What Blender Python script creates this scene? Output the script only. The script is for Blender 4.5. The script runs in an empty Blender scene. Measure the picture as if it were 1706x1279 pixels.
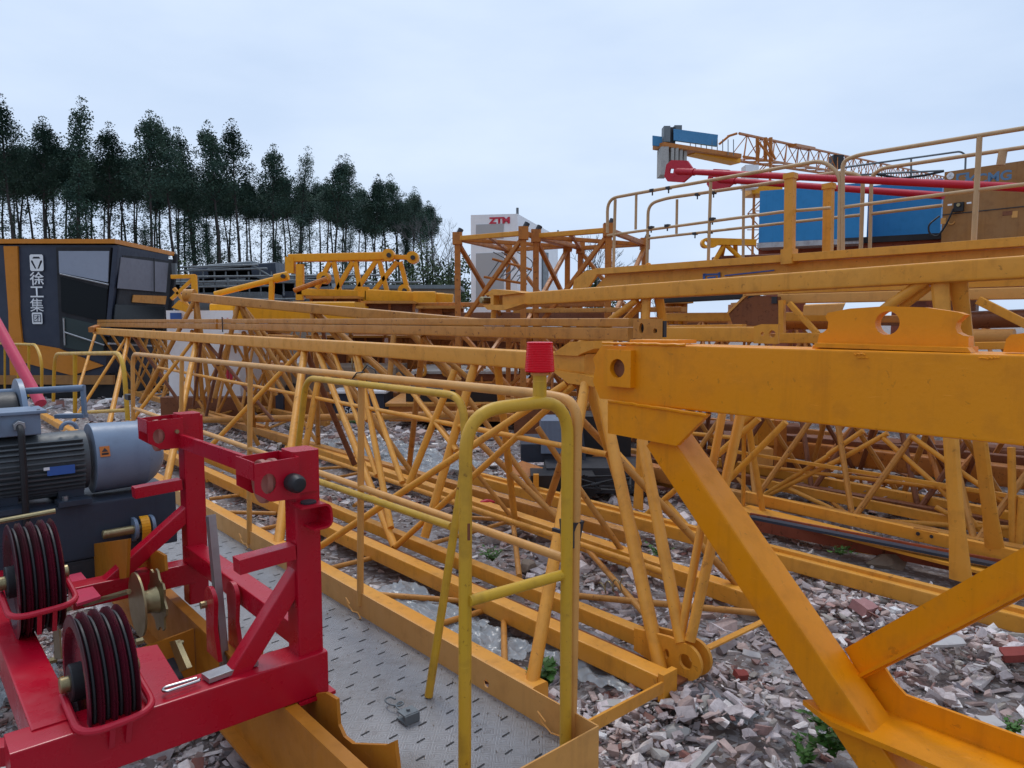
import bpy, bmesh, math, random
import numpy as np
from mathutils import Vector, Matrix, noise
from mathutils.geometry import tessellate_polygon
sc = bpy.context.scene
COL = sc.collection
RAD = math.radians
# ------------------------------------------------------------------ camera, sky, sun, exposure
F, CX, CY, H = 1200.0, 853.0, 639.5, 1.75
PITCH = math.atan((CY-537.0)/F)
cam_d = bpy.data.cameras.new('camera'); cam = bpy.data.objects.new('camera', cam_d); COL.objects.link(cam)
cam.location = (0, 0, H); cam.rotation_euler = (RAD(90)-PITCH, 0, 0)
cam_d.sensor_width = 36; cam_d.lens = 36*F/1706; cam_d.clip_start = .05; cam_d.clip_end = 3000
sc.camera = cam
w = bpy.data.worlds.new('World'); sc.world = w; w.use_nodes = True
nt = w.node_tree; nt.nodes.clear()
SUN_EL, SUN_AZ = RAD(58), RAD(-25)
sky = nt.nodes.new('ShaderNodeTexSky'); sky.sky_type = 'NISHITA'; sky.sun_disc = False
sky.sun_elevation = SUN_EL; sky.sun_rotation = SUN_AZ; sky.air_density = 1; sky.dust_density = 2
cl = nt.nodes.new('ShaderNodeMixRGB'); cl.inputs[0].default_value = .93
tc = nt.nodes.new('ShaderNodeTexCoord'); mp = nt.nodes.new('ShaderNodeMapping'); mp.inputs['Scale'].default_value = (1, 1, 3.0)
nz = nt.nodes.new('ShaderNodeTexNoise'); nz.inputs['Scale'].default_value = 2.2; nz.inputs['Detail'].default_value = 7
rp = nt.nodes.new('ShaderNodeValToRGB')
rp.color_ramp.elements[0].position = .3; rp.color_ramp.elements[0].color = (6.0, 7.5, 9.9, 1)
rp.color_ramp.elements[1].position = .7; rp.color_ramp.elements[1].color = (7.9, 9.2, 11.1, 1)
nt.links.new(tc.outputs['Generated'], mp.inputs[0]); nt.links.new(mp.outputs[0], nz.inputs['Vector'])
nt.links.new(nz.outputs['Fac'], rp.inputs[0])
bg = nt.nodes.new('ShaderNodeBackground'); bg.inputs[1].default_value = .1
wo = nt.nodes.new('ShaderNodeOutputWorld')
sx = nt.nodes.new('ShaderNodeSeparateXYZ'); nt.links.new(tc.outputs['Generated'], sx.inputs[0])           # overcast sky: brighter towards the zenith
zr = nt.nodes.new('ShaderNodeMapRange'); zr.inputs[1].default_value = .45; zr.inputs[2].default_value = 1; zr.inputs[3].default_value = 1; zr.inputs[4].default_value = 1.7
nt.links.new(sx.outputs['Z'], zr.inputs[0])
vm = nt.nodes.new('ShaderNodeVectorMath'); vm.operation = 'SCALE'; nt.links.new(rp.outputs[0], vm.inputs[0])
yr = nt.nodes.new('ShaderNodeMapRange'); yr.inputs[1].default_value = -.35; yr.inputs[2].default_value = .45; yr.inputs[3].default_value = .76; yr.inputs[4].default_value = 1   # sky dimmed behind the camera, added to cut fill on facing sides
nt.links.new(sx.outputs['Y'], yr.inputs[0]); zy = nt.nodes.new('ShaderNodeMath'); zy.operation = 'MULTIPLY'; nt.links.new(zr.outputs[0], zy.inputs[0]); nt.links.new(yr.outputs[0], zy.inputs[1])
nt.links.new(zy.outputs[0], vm.inputs['Scale'])
nt.links.new(sky.outputs[0], cl.inputs[1]); nt.links.new(vm.outputs[0], cl.inputs[2])
nt.links.new(cl.outputs[0], bg.inputs[0]); nt.links.new(bg.outputs[0], wo.inputs[0])
sl = bpy.data.lights.new('sun', 'SUN'); sl.energy = .9; sl.angle = RAD(14); sl.color = (1, .96, .9)
so = bpy.data.objects.new('sun', sl); COL.objects.link(so)
so.rotation_euler = Vector((math.sin(SUN_AZ)*math.cos(SUN_EL), math.cos(SUN_AZ)*math.cos(SUN_EL), math.sin(SUN_EL))).to_track_quat('Z', 'Y').to_euler()
so.location = (0, 0, 30)
sc.view_settings.view_transform = 'Standard'; sc.view_settings.look = 'None'; sc.view_settings.exposure = -.02; sc.view_settings.gamma = 1
# ------------------------------------------------------------------ where a photograph pixel meets a plane of the yard
ct, st = math.cos(PITCH), math.sin(PITCH)
def ray(px, py):
    u = (px-CX)/F; v = (CY-py)/F
    return Vector((u, ct+v*st, -st+v*ct))
C0 = Vector((0, 0, H))
def P(px, py, Y): r = ray(px, py); return C0+r*(Y/r.y)
def PX(px, py, X): r = ray(px, py); return C0+r*(X/r.x)
def Zp(px, py, z): r = ray(px, py); return C0+r*((z-H)/r.z)
_n = math.hypot(.8775, 1)
AX = Vector((-.8775/_n, 1/_n, 0)); LX = Vector((1/_n, .8775/_n, 0)); Z = Vector((0, 0, 1))
def W(a, s, z): return AX*a+LX*s+Z*z
def S(px, py, s): r = ray(px, py); return C0+r*(s/r.dot(LX))                     # on the upright plane s
def F2(px, py, pl):                                                              # on the plane through two lines (s, z) parallel to AX
    s0, z0, s1, z1 = pl
    n = (LX*(z1-z0)-Z*(s1-s0)).normalized(); p = W(0, s0, z0); r = ray(px, py)
    return C0+r*((p-C0).dot(n)/r.dot(n))
def AP(px, py, a): r = ray(px, py); return C0+r*((a-C0.dot(AX))/r.dot(AX))              # on the upright plane a
def apx(px, s, z=1): r = ray(px, 537); p = C0+r*(s/r.dot(LX)); return p.dot(AX)  # a-coordinate of column px on plane s
# ------------------------------------------------------------------ mesh builder
class MB:
    def __init__(self): self.v = []; self.f = []; self.m = []
    def add(self, vs, fs, mi=0):
        o = len(self.v); self.v += [tuple(x) for x in vs]; self.f += [tuple(i+o for i in f) for f in fs]; self.m += [mi]*len(fs); return self
    def box(self, c, sx, sy, sz, ax=None, mi=0):
        X, Y_, Z_ = ax or (Vector((1, 0, 0)), Vector((0, 1, 0)), Z)
        c = Vector(c); vs = [c+X*(sx*i/2)+Y_*(sy*j/2)+Z_*(sz*k/2) for i in (-1, 1) for j in (-1, 1) for k in (-1, 1)]
        return self.add(vs, [(0, 1, 3, 2), (4, 6, 7, 5), (0, 4, 5, 1), (2, 3, 7, 6), (0, 2, 6, 4), (1, 5, 7, 3)], mi)
    def bar(self, p0, p1, wd, ht, up=Z, r=.12, mi=0):
        p0, p1 = Vector(p0), Vector(p1); d = (p1-p0).normalized(); sd = d.cross(up)
        if sd.length < 1e-4: sd = d.cross(Vector((1, 0, 0)))
        sd.normalize(); uu = sd.cross(d).normalized(); k = r*min(wd, ht); prof = []
        for sx, sy, a0 in ((1, 1, 0), (-1, 1, 90), (-1, -1, 180), (1, -1, 270)):
            for t in (0, 45, 90) if r > 0 else (45,):
                if r > 0: prof.append((sx*(wd/2-k)+k*math.cos(RAD(a0+t)), sy*(ht/2-k)+k*math.sin(RAD(a0+t))))
                else: prof.append((sx*wd/2, sy*ht/2))
        n = len(prof); vs = [p+sd*x+uu*y for p in (p0, p1) for x, y in prof]
        fs = [(i, (i+1) % n, (i+1) % n+n, i+n) for i in range(n)]+[tuple(range(n))[::-1], tuple(range(n, 2*n))]
        return self.add(vs, fs, mi)
    def tube(self, pts, r, n=10, mi=0, r1=None):
        pts = [Vector(p) for p in pts]; m = len(pts); vs = []; ref = None
        for i, p in enumerate(pts):
            d0 = (pts[i]-pts[i-1]).normalized() if i else None; d1 = (pts[i+1]-pts[i]).normalized() if i < m-1 else None
            d = (d0+d1).normalized() if d0 and d1 else (d0 or d1)
            if ref is None: ref = d.orthogonal().normalized()
            ref = (ref-d*ref.dot(d)).normalized(); b = d.cross(ref)
            k = 1/max(.5, math.cos((d0.angle(d1, 0)/2))) if d0 and d1 else 1
            rr = (r+(r1-r)*i/(m-1) if r1 is not None else r)*(1 if k < 1.02 else k**.5)
            vs += [p+ref*(rr*math.cos(t*2*math.pi/n))+b*(rr*math.sin(t*2*math.pi/n)) for t in range(n)]
        fs = [(j*n+i, j*n+(i+1) % n, (j+1)*n+(i+1) % n, (j+1)*n+i) for j in range(m-1) for i in range(n)]
        fs += [tuple(range(n))[::-1], tuple(range((m-1)*n, m*n))]
        return self.add(vs, fs, mi)
    def lathe(self, c, axis, prof, n=28, mi=0):                                    # prof: (along, radius)
        c = Vector(c); d = Vector(axis).normalized(); ref = d.orthogonal().normalized(); b = d.cross(ref); vs = []
        for t, r in prof: vs += [c+d*t+ref*(max(r, 1e-4)*math.cos(i*2*math.pi/n))+b*(max(r, 1e-4)*math.sin(i*2*math.pi/n)) for i in range(n)]
        m = len(prof); fs = [(j*n+i, j*n+(i+1) % n, (j+1)*n+(i+1) % n, (j+1)*n+i) for j in range(m-1) for i in range(n)]
        fs += [tuple(range(n))[::-1], tuple(range((m-1)*n, m*n))]
        return self.add(vs, fs, mi)
    def cyl(self, c, axis, r, ln, n=20, bev=.0, mi=0):
        b = min(bev, r*.4, ln*.4)
        pr = [(-ln/2, r-b), (-ln/2+b, r), (ln/2-b, r), (ln/2, r-b)] if b > 0 else [(-ln/2, r), (ln/2, r)]
        return self.lathe(c, axis, pr, n, mi)
    def plate(self, outer, thick, holes=(), mi=0):                                 # outer, holes: 3-D loops; thick: a vector
        th = Vector(thick); loops = [[Vector(p) for p in outer]]+[[Vector(p) for p in h] for h in holes]
        flat = [p for l in loops for p in l]; tri = tessellate_polygon(loops); n = len(flat)
        vs = [p-th/2 for p in flat]+[p+th/2 for p in flat]
        fs = [tuple(t) for t in tri]+[tuple(i+n for i in t)[::-1] for t in tri]; o = 0
        for l in loops:
            k = len(l); fs += [(o+i, o+(i+1) % k, o+(i+1) % k+n, o+i+n) for i in range(k)]; o += k
        return self.add(vs, fs, mi)
    def build(self, name, mat, parent=None, sharp=35, loc=None):
        off = Vector((0, 0, 0))
        if parent is not None:
            q = parent
            while q is not None: off += q.location; q = q.parent
        elif loc is not None: off = Vector(loc)
        else:
            A = np.array(self.v); off = Vector(((A[:, 0].min()+A[:, 0].max())/2, (A[:, 1].min()+A[:, 1].max())/2, A[:, 2].min()))
        me = bpy.data.meshes.new(name)
        me.from_pydata([(x-off.x, y-off.y, z-off.z) for x, y, z in self.v], [], self.f)
        bm = bmesh.new(); bm.from_mesh(me); bmesh.ops.recalc_face_normals(bm, faces=bm.faces); bm.to_mesh(me); bm.free()
        for m_ in (mat if isinstance(mat, (list, tuple)) else [mat]): me.materials.append(m_)
        if isinstance(mat, (list, tuple)): me.polygons.foreach_set('material_index', self.m)
        me.shade_smooth(); me.set_sharp_from_angle(angle=RAD(sharp))
        o = bpy.data.objects.new(name, me); COL.objects.link(o)
        if sharp < 100 and len(self.f) < 4000: o.modifiers.new('normals', 'WEIGHTED_NORMAL').keep_sharp = True
        if parent is not None: o.parent = parent
        else: o.location = off
        return o
def fillet(pts, r, k=5):
    pts = [Vector(p) for p in pts]; out = [pts[0]]
    for i in range(1, len(pts)-1):
        a, b, c = pts[i-1], pts[i], pts[i+1]; u = (a-b); v = (c-b); q = min(r, u.length*.45, v.length*.45)
        p0 = b+u.normalized()*q; p2 = b+v.normalized()*q
        for t in range(k+1):
            t /= k; out.append(p0*(1-t)**2+b*2*t*(1-t)+p2*t*t)
    return out+[pts[-1]]
def circ(c, r, ax, ay, n=24, a0=0, a1=360):
    full = abs(a1-a0) >= 360; m = n if full else n+1
    return [Vector(c)+ax*(r*math.cos(RAD(a0+(a1-a0)*i/n)))+ay*(r*math.sin(RAD(a0+(a1-a0)*i/n))) for i in range(m)]
def tag(o, label=None, cat=None, group=None, kind=None):
    if label and not kind: kind = 'thing'
    for k, v in (('label', label), ('category', cat), ('group', group), ('kind', kind)):
        if v: o[k] = v
    return o
def thing(name, label, cat, loc=(0, 0, 0), group=None):
    o = bpy.data.objects.new(name, None); COL.objects.link(o); o.empty_display_size = .2; o.location = loc
    return tag(o, label, cat, group)
def gp(p): return (p[0], p[1], 0)
def one(name, fn, mat, parent, **k):
    m = MB(); fn(m); return m.build(name, mat, parent, **k)
# ------------------------------------------------------------------ materials
MATS = {}
def _n2(t, n): return t.nodes.new('ShaderNode'+n)
def mixc(t, fac, a, b, mode='MIX'):
    m = _n2(t, 'MixRGB'); m.blend_type = mode
    for i, x in enumerate((fac, a, b)):
        if hasattr(x, 'links') or hasattr(x, 'is_linked'): t.links.new(x, m.inputs[i])
        elif i == 0: m.inputs[0].default_value = x
        else: m.inputs[i].default_value = tuple(x)+((1,) if len(x) == 3 else ())
    return m.outputs[0]
def noise_(t, co, scale, detail=4, rough=.55, dist=0):
    n = _n2(t, 'TexNoise'); n.inputs['Scale'].default_value = scale; n.inputs['Detail'].default_value = detail
    n.inputs['Roughness'].default_value = rough; n.inputs['Distortion'].default_value = dist
    t.links.new(co, n.inputs['Vector']); return n.outputs['Fac']
def ramp(t, x, a, b, lo=0.0, hi=1.0):
    m = _n2(t, 'MapRange'); m.inputs[1].default_value = a; m.inputs[2].default_value = b; m.inputs[3].default_value = lo; m.inputs[4].default_value = hi
    t.links.new(x, m.inputs[0]); return m.outputs[0]
def paint(name, col, rust=.35, dirt=.35, rough=.42, metal=0, rustcol=(.12, .035, .012), bump=.15, coat=0, fade=.25, fadecol=None, spec=.32):
    m = bpy.data.materials.new(name); m.use_nodes = True; t = m.node_tree; b = t.nodes['Principled BSDF']
    tc = _n2(t, 'TexCoord'); co = tc.outputs['Object']
    big = noise_(t, co, 1.7, 5); mid = noise_(t, co, 9, 6, .6); fine = noise_(t, co, 60, 4, .6)
    c = mixc(t, ramp(t, big, .35, .7, 0, fade), col, fadecol or tuple(min(1, x*1.12+.05) for x in col))
    c = mixc(t, ramp(t, mid, .5, .75, 0, dirt), c, (col[0]*.42+.02, col[1]*.38+.015, col[2]*.4+.012))
    mp_ = _n2(t, 'Mapping'); mp_.inputs['Scale'].default_value = (14, 14, .9); t.links.new(co, mp_.inputs[0])
    c = mixc(t, ramp(t, noise_(t, mp_.outputs[0], 1.0, 6, .65), .54, .74, 0, dirt*.9), c, (col[0]*.5, col[1]*.45, col[2]*.5+.004))
    sc_ = _n2(t, 'Mapping'); sc_.inputs['Scale'].default_value = (3, 3, 60); sc_.inputs['Rotation'].default_value = (.3, .2, .5); t.links.new(co, sc_.inputs[0])
    c = mixc(t, ramp(t, noise_(t, sc_.outputs[0], 3.0, 3, .5), .70, .74, 0, .35), c, tuple(min(1, x*1.25+.05) for x in col))
    th = noise_(t, co, 22, 8, .7, .4)
    rf = ramp(t, th, .64-.1*rust+.0, .67-.1*rust, 0, min(1, rust*2.2))
    if rust > 0: c = mixc(t, rf, c, rustcol)
    t.links.new(c, b.inputs['Base Color'])
    r_ = ramp(t, mid, .3, .7, rough-.08, rough+.14)
    t.links.new(r_, b.inputs['Roughness']); b.inputs['Metallic'].default_value = metal; b.inputs['Specular IOR Level'].default_value = spec
    if coat: b.inputs['Coat Weight'].default_value = coat; b.inputs['Coat Roughness'].default_value = .2
    bp = _n2(t, 'Bump'); bp.inputs['Strength'].default_value = bump; bp.inputs['Distance'].default_value = .004
    ad = _n2(t, 'Math'); ad.operation = 'ADD'; t.links.new(mid, ad.inputs[0]); t.links.new(fine, ad.inputs[1])
    t.links.new(ad.outputs[0], bp.inputs['Height']); t.links.new(bp.outputs[0], b.inputs['Normal'])
    MATS[name] = m; return m
def plain(name, col, rough=.5, metal=0, trans=0, emit=None, alpha=1, spec=.5):
    m = bpy.data.materials.new(name); m.use_nodes = True; b = m.node_tree.nodes['Principled BSDF']
    b.inputs['Base Color'].default_value = tuple(col)+(1,); b.inputs['Roughness'].default_value = rough; b.inputs['Metallic'].default_value = metal
    b.inputs['Transmission Weight'].default_value = trans; b.inputs['Specular IOR Level'].default_value = spec; b.inputs['Alpha'].default_value = alpha
    MATS[name] = m; return m
M_tan = paint('tan_yellow_paint', (.72, .295, .026), rust=.18, dirt=.38, fade=.6, fadecol=(.72, .355, .07))
M_tan2 = paint('tan_paint_worn_shaded', (.50, .20, .028), rust=.35, dirt=.5, fade=.6, fadecol=(.55, .275, .075))  # worn tan, darkened further for the shade inside the lattice stack
M_tanp = paint('pale_tan_paint', (.66, .31, .075), rust=.1, dirt=.3, fade=.5, fadecol=(.68, .38, .13))
M_rail = paint('sky_sheen_rail_paint', (.50, .31, .15), rust=.1, dirt=.35, fade=.6, fadecol=(.54, .38, .23))  # sky sheen on the rails put into a paler, greyer base colour
M_ochre = paint('ochre_paint', (.80, .27, .0015), rust=.12, dirt=.3, rough=.4, fade=.4, fadecol=(.76, .29, .004), bump=.2)
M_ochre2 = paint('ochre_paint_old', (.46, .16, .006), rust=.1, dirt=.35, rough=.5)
M_lemon = paint('lemon_paint', (.60, .35, .022), rust=.2, dirt=.5, fade=.6, fadecol=(.62, .30, .05))
M_orange = paint('orange_paint', (.50, .16, .018), rust=.4, dirt=.6, fade=.5, fadecol=(.44, .20, .07))
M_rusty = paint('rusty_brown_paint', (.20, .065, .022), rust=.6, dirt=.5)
M_bright = paint('bright_yellow_paint', (.78, .33, .004), rust=.1, dirt=.3)
M_red = paint('red_paint', (.45, .002, .018), rust=.0, dirt=.12, rough=.27, fade=.3, fadecol=(.38, .003, .012), bump=.012, spec=.42)
M_redrod = paint('red_rod_paint', (.46, .003, .022), rust=.02, dirt=.2, rough=.4)
M_pink = paint('pink_red_paint', (.58, .04, .09), rust=.02, dirt=.2, rough=.4)
M_motor = paint('blue_grey_paint', (.17, .22, .30), rust=.0, dirt=.35, rough=.34, bump=.06)
M_base = paint('slate_blue_paint', (.03, .04, .06), rust=.03, dirt=.4, rough=.42)
M_fin = paint('motor_fin_paint', (.075, .085, .10), rust=.0, dirt=.5, rough=.4, fade=.5, fadecol=(.12, .12, .10))
M_dark = paint('dark_iron', (.03, .03, .036), rust=.1, dirt=.3, rough=.5)
M_black = paint('black_rubber', (.014, .013, .015), rust=0, dirt=.2, rough=.45)
M_grease = paint('greased_red_black', (.035, .008, .012), rust=0, dirt=.7, rough=.28, fade=1, fadecol=(.17, .010, .026))
M_brass = paint('zinc_yellow_steel', (.34, .27, .14), rust=.2, dirt=.5, rough=.35, metal=.75)
M_steel = paint('galvanised_steel', (.36, .36, .37), rust=.05, dirt=.3, rough=.33, metal=.8)
M_galv = paint('dull_grey_metal', (.17, .19, .20), rust=.15, dirt=.4, rough=.5, metal=.3)
M_chrome = plain('chrome', (.42, .42, .42), .32, 1)
M_navy = paint('navy_paint', (.030, .038, .062), rust=0, dirt=.15, rough=.4, bump=.04)
M_caborange = paint('cab_orange_paint', (.55, .19, .012), rust=.03, dirt=.2, rough=.4, bump=.05)
M_skirt = paint('dirty_white_sill', (.45, .46, .47), rust=.1, dirt=.7)
M_white = paint('white_paint', (.84, .85, .87), rust=.03, dirt=.1, rough=.5)
M_blue = paint('blue_panel_paint', (.02, .23, .52), rust=.03, dirt=.2, rough=.45)
M_blue2 = paint('faded_blue_paint', (.05, .22, .42), rust=.1, dirt=.35, rough=.5)
M_cabinet = paint('ochre_cabinet_paint', (.33, .14, .03), rust=.05, dirt=.4, rough=.45, fade=.6, fadecol=(.32, .18, .08))
M_rustred = paint('oxide_red_primer', (.27, .06, .025), rust=.5, dirt=.4, rough=.6)
M_conc = paint('concrete', (.42, .40, .37), rust=0, dirt=.5, rough=.85, bump=.6)
M_mudconc = paint('muddy_concrete', (.25, .19, .14), rust=0, dirt=.6, rough=.85, bump=.6)
M_wood = paint('nylon_pulley', (.34, .12, .085), rust=.0, dirt=.5, rough=.55)
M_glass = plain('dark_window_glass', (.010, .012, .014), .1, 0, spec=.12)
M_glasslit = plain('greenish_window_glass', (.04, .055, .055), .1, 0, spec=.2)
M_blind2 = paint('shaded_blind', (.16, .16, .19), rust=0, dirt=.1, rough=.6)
M_tile = paint('broken_tile', (.50, .47, .45), rust=0, dirt=.4, rough=.7)
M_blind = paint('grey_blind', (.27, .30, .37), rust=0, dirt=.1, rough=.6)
M_int = paint('dark_cab_interior', (.02, .02, .024), rust=0, dirt=.3, rough=.7)
M_sign = plain('white_lettering', (.75, .76, .78), .5)
M_signred = plain('red_lettering', (.55, .02, .05), .5)
M_signblue = plain('blue_lettering', (.03, .10, .35), .5)
M_fadeblue = plain('weathered_blue_lettering', (.10, .20, .33), .6)
M_sticker = plain('orange_sticker', (.55, .16, .02), .5)
# ------------------------------------------------------------------ ground and rubble
def ground_h(x, y):
    return .035*noise.noise(Vector((x*.6, y*.6, 0)))+.018*noise.noise(Vector((x*2.3, y*2.3, 4)))
def ground_mat():
    m = bpy.data.materials.new('rubble_soil'); m.use_nodes = True; t = m.node_tree; b = t.nodes['Principled BSDF']
    co = _n2(t, 'TexCoord').outputs['Object']
    a = noise_(t, co, .9, 6); v = noise_(t, co, 14, 8, .7)
    c = mixc(t, ramp(t, a, .4, .62), (.12, .075, .058), (.27, .22, .20))
    vo = _n2(t, 'TexVoronoi'); vo.inputs['Scale'].default_value = 30; t.links.new(co, vo.inputs['Vector'])
    sp = _n2(t, 'SeparateColor'); t.links.new(vo.outputs['Color'], sp.inputs[0])
    c = mixc(t, ramp(t, v, .42, .7, 0, .6), c, (.34, .31, .30))
    c = mixc(t, ramp(t, sp.outputs[0], .6, .95, 0, .75), c, (.46, .44, .44))
    t.links.new(c, b.inputs['Base Color']); b.inputs['Roughness'].default_value = .9
    bp = _n2(t, 'Bump'); bp.inputs['Strength'].default_value = .9; bp.inputs['Distance'].default_value = .03
    t.links.new(v, bp.inputs['Height']); t.links.new(bp.outputs[0], b.inputs['Normal']); return m
M_ground = ground_mat()
N = 110; xs = np.concatenate([np.linspace(-30, 30, N)]); ys = np.linspace(-4, 56, N)
vs = [(x, y, ground_h(x, y)) for y in ys for x in xs]
fs = [(j*N+i, j*N+i+1, (j+1)*N+i+1, (j+1)*N+i) for j in range(N-1) for i in range(N-1)]
g = MB().add(vs, fs); k = len(vs)
big = [(-900, -900, 0), (900, -900, 0), (900, 1500, 0), (-900, 1500, 0)]
e = [(-30, -4), (30, -4), (30, 56), (-30, 56)]
for (cx_, cy_, _), (ex, ey) in zip(big, e): g.v += [(cx_, cy_, 0), (ex, ey, -.001)]
for i in range(4):
    a, b_ = k+2*i, k+2*((i+1) % 4); g.f.append((a, b_, b_+1, a+1)); g.m.append(0)
tag(g.build('ground', M_ground, loc=(0, 0, 0), sharp=180), kind='structure')
rng = np.random.default_rng(7)
def chunk(seed, npt=12):
    r = random.Random(seed); bm = bmesh.new(); fl = r.choice((.14, .2, .3, .42, .6)); el = r.uniform(.5, 1)
    for i in (-1, 1):
        for j in (-1, 1):
            for k_ in (-1, 1):
                q = 1 if r.random() < .7 else r.uniform(.35, .8)
                bm.verts.new((i*(.75*q+r.uniform(-.22, .2)), j*el*(.75*q+r.uniform(-.22, .2)), k_*fl*(.75*q+r.uniform(-.2, .25))))
    for _ in range(npt-8): bm.verts.new((r.uniform(-1, 1), r.uniform(-.7, .7)*el, r.choice((-1, 1))*fl*r.uniform(.7, 1)))
    q = bmesh.ops.convex_hull(bm, input=bm.verts)
    bmesh.ops.delete(bm, geom=[x for x in q['geom_interior'] if isinstance(x, bmesh.types.BMVert)], context='VERTS')
    bmesh.ops.triangulate(bm, faces=bm.faces); bm.verts.index_update()
    v = np.array([x.co[:] for x in bm.verts]); f = np.array([[y.index for y in x.verts] for x in bm.faces]); bm.free(); return v, f
protos = [chunk(i, 9+i % 7) for i in range(16)]
def stone_mat():
    m = bpy.data.materials.new('broken_masonry'); m.use_nodes = True; t = m.node_tree; b = t.nodes['Principled BSDF']
    at = _n2(t, 'Attribute'); at.attribute_name = 'tint'; co = _n2(t, 'TexCoord').outputs['Object']
    n = noise_(t, co, 45, 6, .7); n2 = noise_(t, co, 8, 3)
    c = mixc(t, ramp(t, n, .4, .75, 0, .5), at.outputs['Color'], (.17, .14, .13))
    c = mixc(t, ramp(t, n2, .5, .7, 0, .35), c, (.22, .15, .12))
    t.links.new(c, b.inputs['Base Color']); b.inputs['Roughness'].default_value = .9; b.inputs['Specular IOR Level'].default_value = .25
    bp = _n2(t, 'Bump'); bp.inputs['Strength'].default_value = .6; bp.inputs['Distance'].default_value = .006
    t.links.new(n, bp.inputs['Height']); t.links.new(bp.outputs[0], b.inputs['Normal']); return m
M_stone = stone_mat()
PAL = np.array([(.54, .51, .52), (.42, .39, .40), (.66, .63, .62), (.27, .25, .26), (.66, .64, .63), (.38, .30, .28), (.34, .22, .20), (.24, .11, .09),
                (.45, .36, .33), (.20, .19, .21), (.70, .70, .72), (.34, .33, .30)])
PAL = np.clip(PAL*np.array([1.32, 1.22, 1.17]), 0, .85)
PW = np.array([.22, .17, .15, .08, .06, .11, .08, .04, .10, .04, .015, .05]); PW /= PW.sum()
def scatter(pts, sizes, name, flat=1.0):
    V, Fa, Cc = [], [], []; o = 0
    for (x, y, z), s in zip(pts, sizes):
        v, f = protos[rng.integers(len(protos))]
        a, b, c = rng.uniform(0, 6.28), rng.normal(0, .35), rng.normal(0, .35)
        R = np.array(Matrix.Rotation(a, 3, 'Z') @ Matrix.Rotation(b, 3, 'X') @ Matrix.Rotation(c, 3, 'Y'))
        q = (v*s*np.array([1, rng.uniform(.6, 1), rng.uniform(.5, 1)*flat])) @ R.T+np.array([x, y, z])
        col = PAL[rng.choice(len(PAL), p=PW)]*rng.uniform(.75, 1.15)
        V.append(q); Fa.append(f+o); Cc.append(np.tile(np.append(col, 1), (len(q), 1))); o += len(q)
    V = np.concatenate(V); Fa = np.concatenate(Fa); Cc = np.clip(np.concatenate(Cc), 0, 1)
    me = bpy.data.meshes.new(name); me.vertices.add(len(V)); me.vertices.foreach_set('co', V.astype(np.float32).ravel())
    me.loops.add(len(Fa)*3); me.loops.foreach_set('vertex_index', Fa.astype(np.int32).ravel())
    me.polygons.add(len(Fa)); me.polygons.foreach_set('loop_start', np.arange(0, len(Fa)*3, 3, dtype=np.int32)); me.update(calc_edges=True)
    at = me.color_attributes.new('tint', 'FLOAT_COLOR', 'POINT'); at.data.foreach_set('color', Cc.astype(np.float32).ravel())
    me.materials.append(M_stone); me.shade_flat(); o_ = bpy.data.objects.new(name, me); COL.objects.link(o_); return o_
pts, sz = [], []
def fill(y0, y1, dens, s0, s1, pw=2.6):
    area = (y1-y0)*(2*.86*(y0+y1)/2+2.8); n = int(area*dens)
    for _ in range(n):
        y = rng.uniform(y0, y1); x = rng.uniform(-1, 1)*(.86*y+1.4)
        big_ = noise.noise(Vector((x*.55, y*.55, 9)))
        if rng.random() > .66+1.3*big_: continue
        s = s0+(s1-s0)*rng.random()**pw
        pts.append((x, y, ground_h(x, y)+s*rng.uniform(-.05, .3))); sz.append(s)
fill(1.2, 4.2, 1500, .007, .022, 2); fill(1.2, 4.2, 420, .015, .06, 2.6); fill(1.2, 4.2, 20, .045, .09, 1.6); fill(4.2, 7.5, 480, .012, .04, 2); fill(4.2, 7.5, 110, .025, .08); fill(7.5, 13, 160, .02, .06); fill(7.5, 13, 24, .04, .14); fill(13, 30, 20, .04, .18)
n0 = len(pts); fill(1.3, 5.2, 26, .05, .115, 1.3); fill(5.2, 9, 8, .06, .16, 1.3)
# heap on the right, between the lower frames
for (px, py, rad, n, hh) in ((1500, 1060, .55, 420, .16), (1640, 1110, .5, 420, .2), (1180, 1180, .5, 380, .1), (1420, 1020, .4, 260, .12), (1060, 1190, .3, 160, .06), (1350, 985, .5, 250, .08), (1380, 820, .7, 200, .25), (1500, 840, .8, 260, .25), (640, 740, 1.6, 260, .15), (560, 720, 1.6, 200, .1)):
    c = Zp(px, py, .06)
    for _ in range(n):
        r = rad*rng.random()**.6; a = rng.uniform(0, 6.28); k = 1-(r/rad)**2
        s = .011+.043*rng.random()**2.2
        if c.y > 8: s *= 2
        pts.append((c.x+r*math.cos(a), c.y+r*math.sin(a), hh*k+s*rng.uniform(-.2, .4))); sz.append(s)
tag(scatter(pts, sz, 'rubble'), 'grey, pink and brick-red broken masonry rubble covering the yard', 'rubble', kind='stuff')
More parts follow.
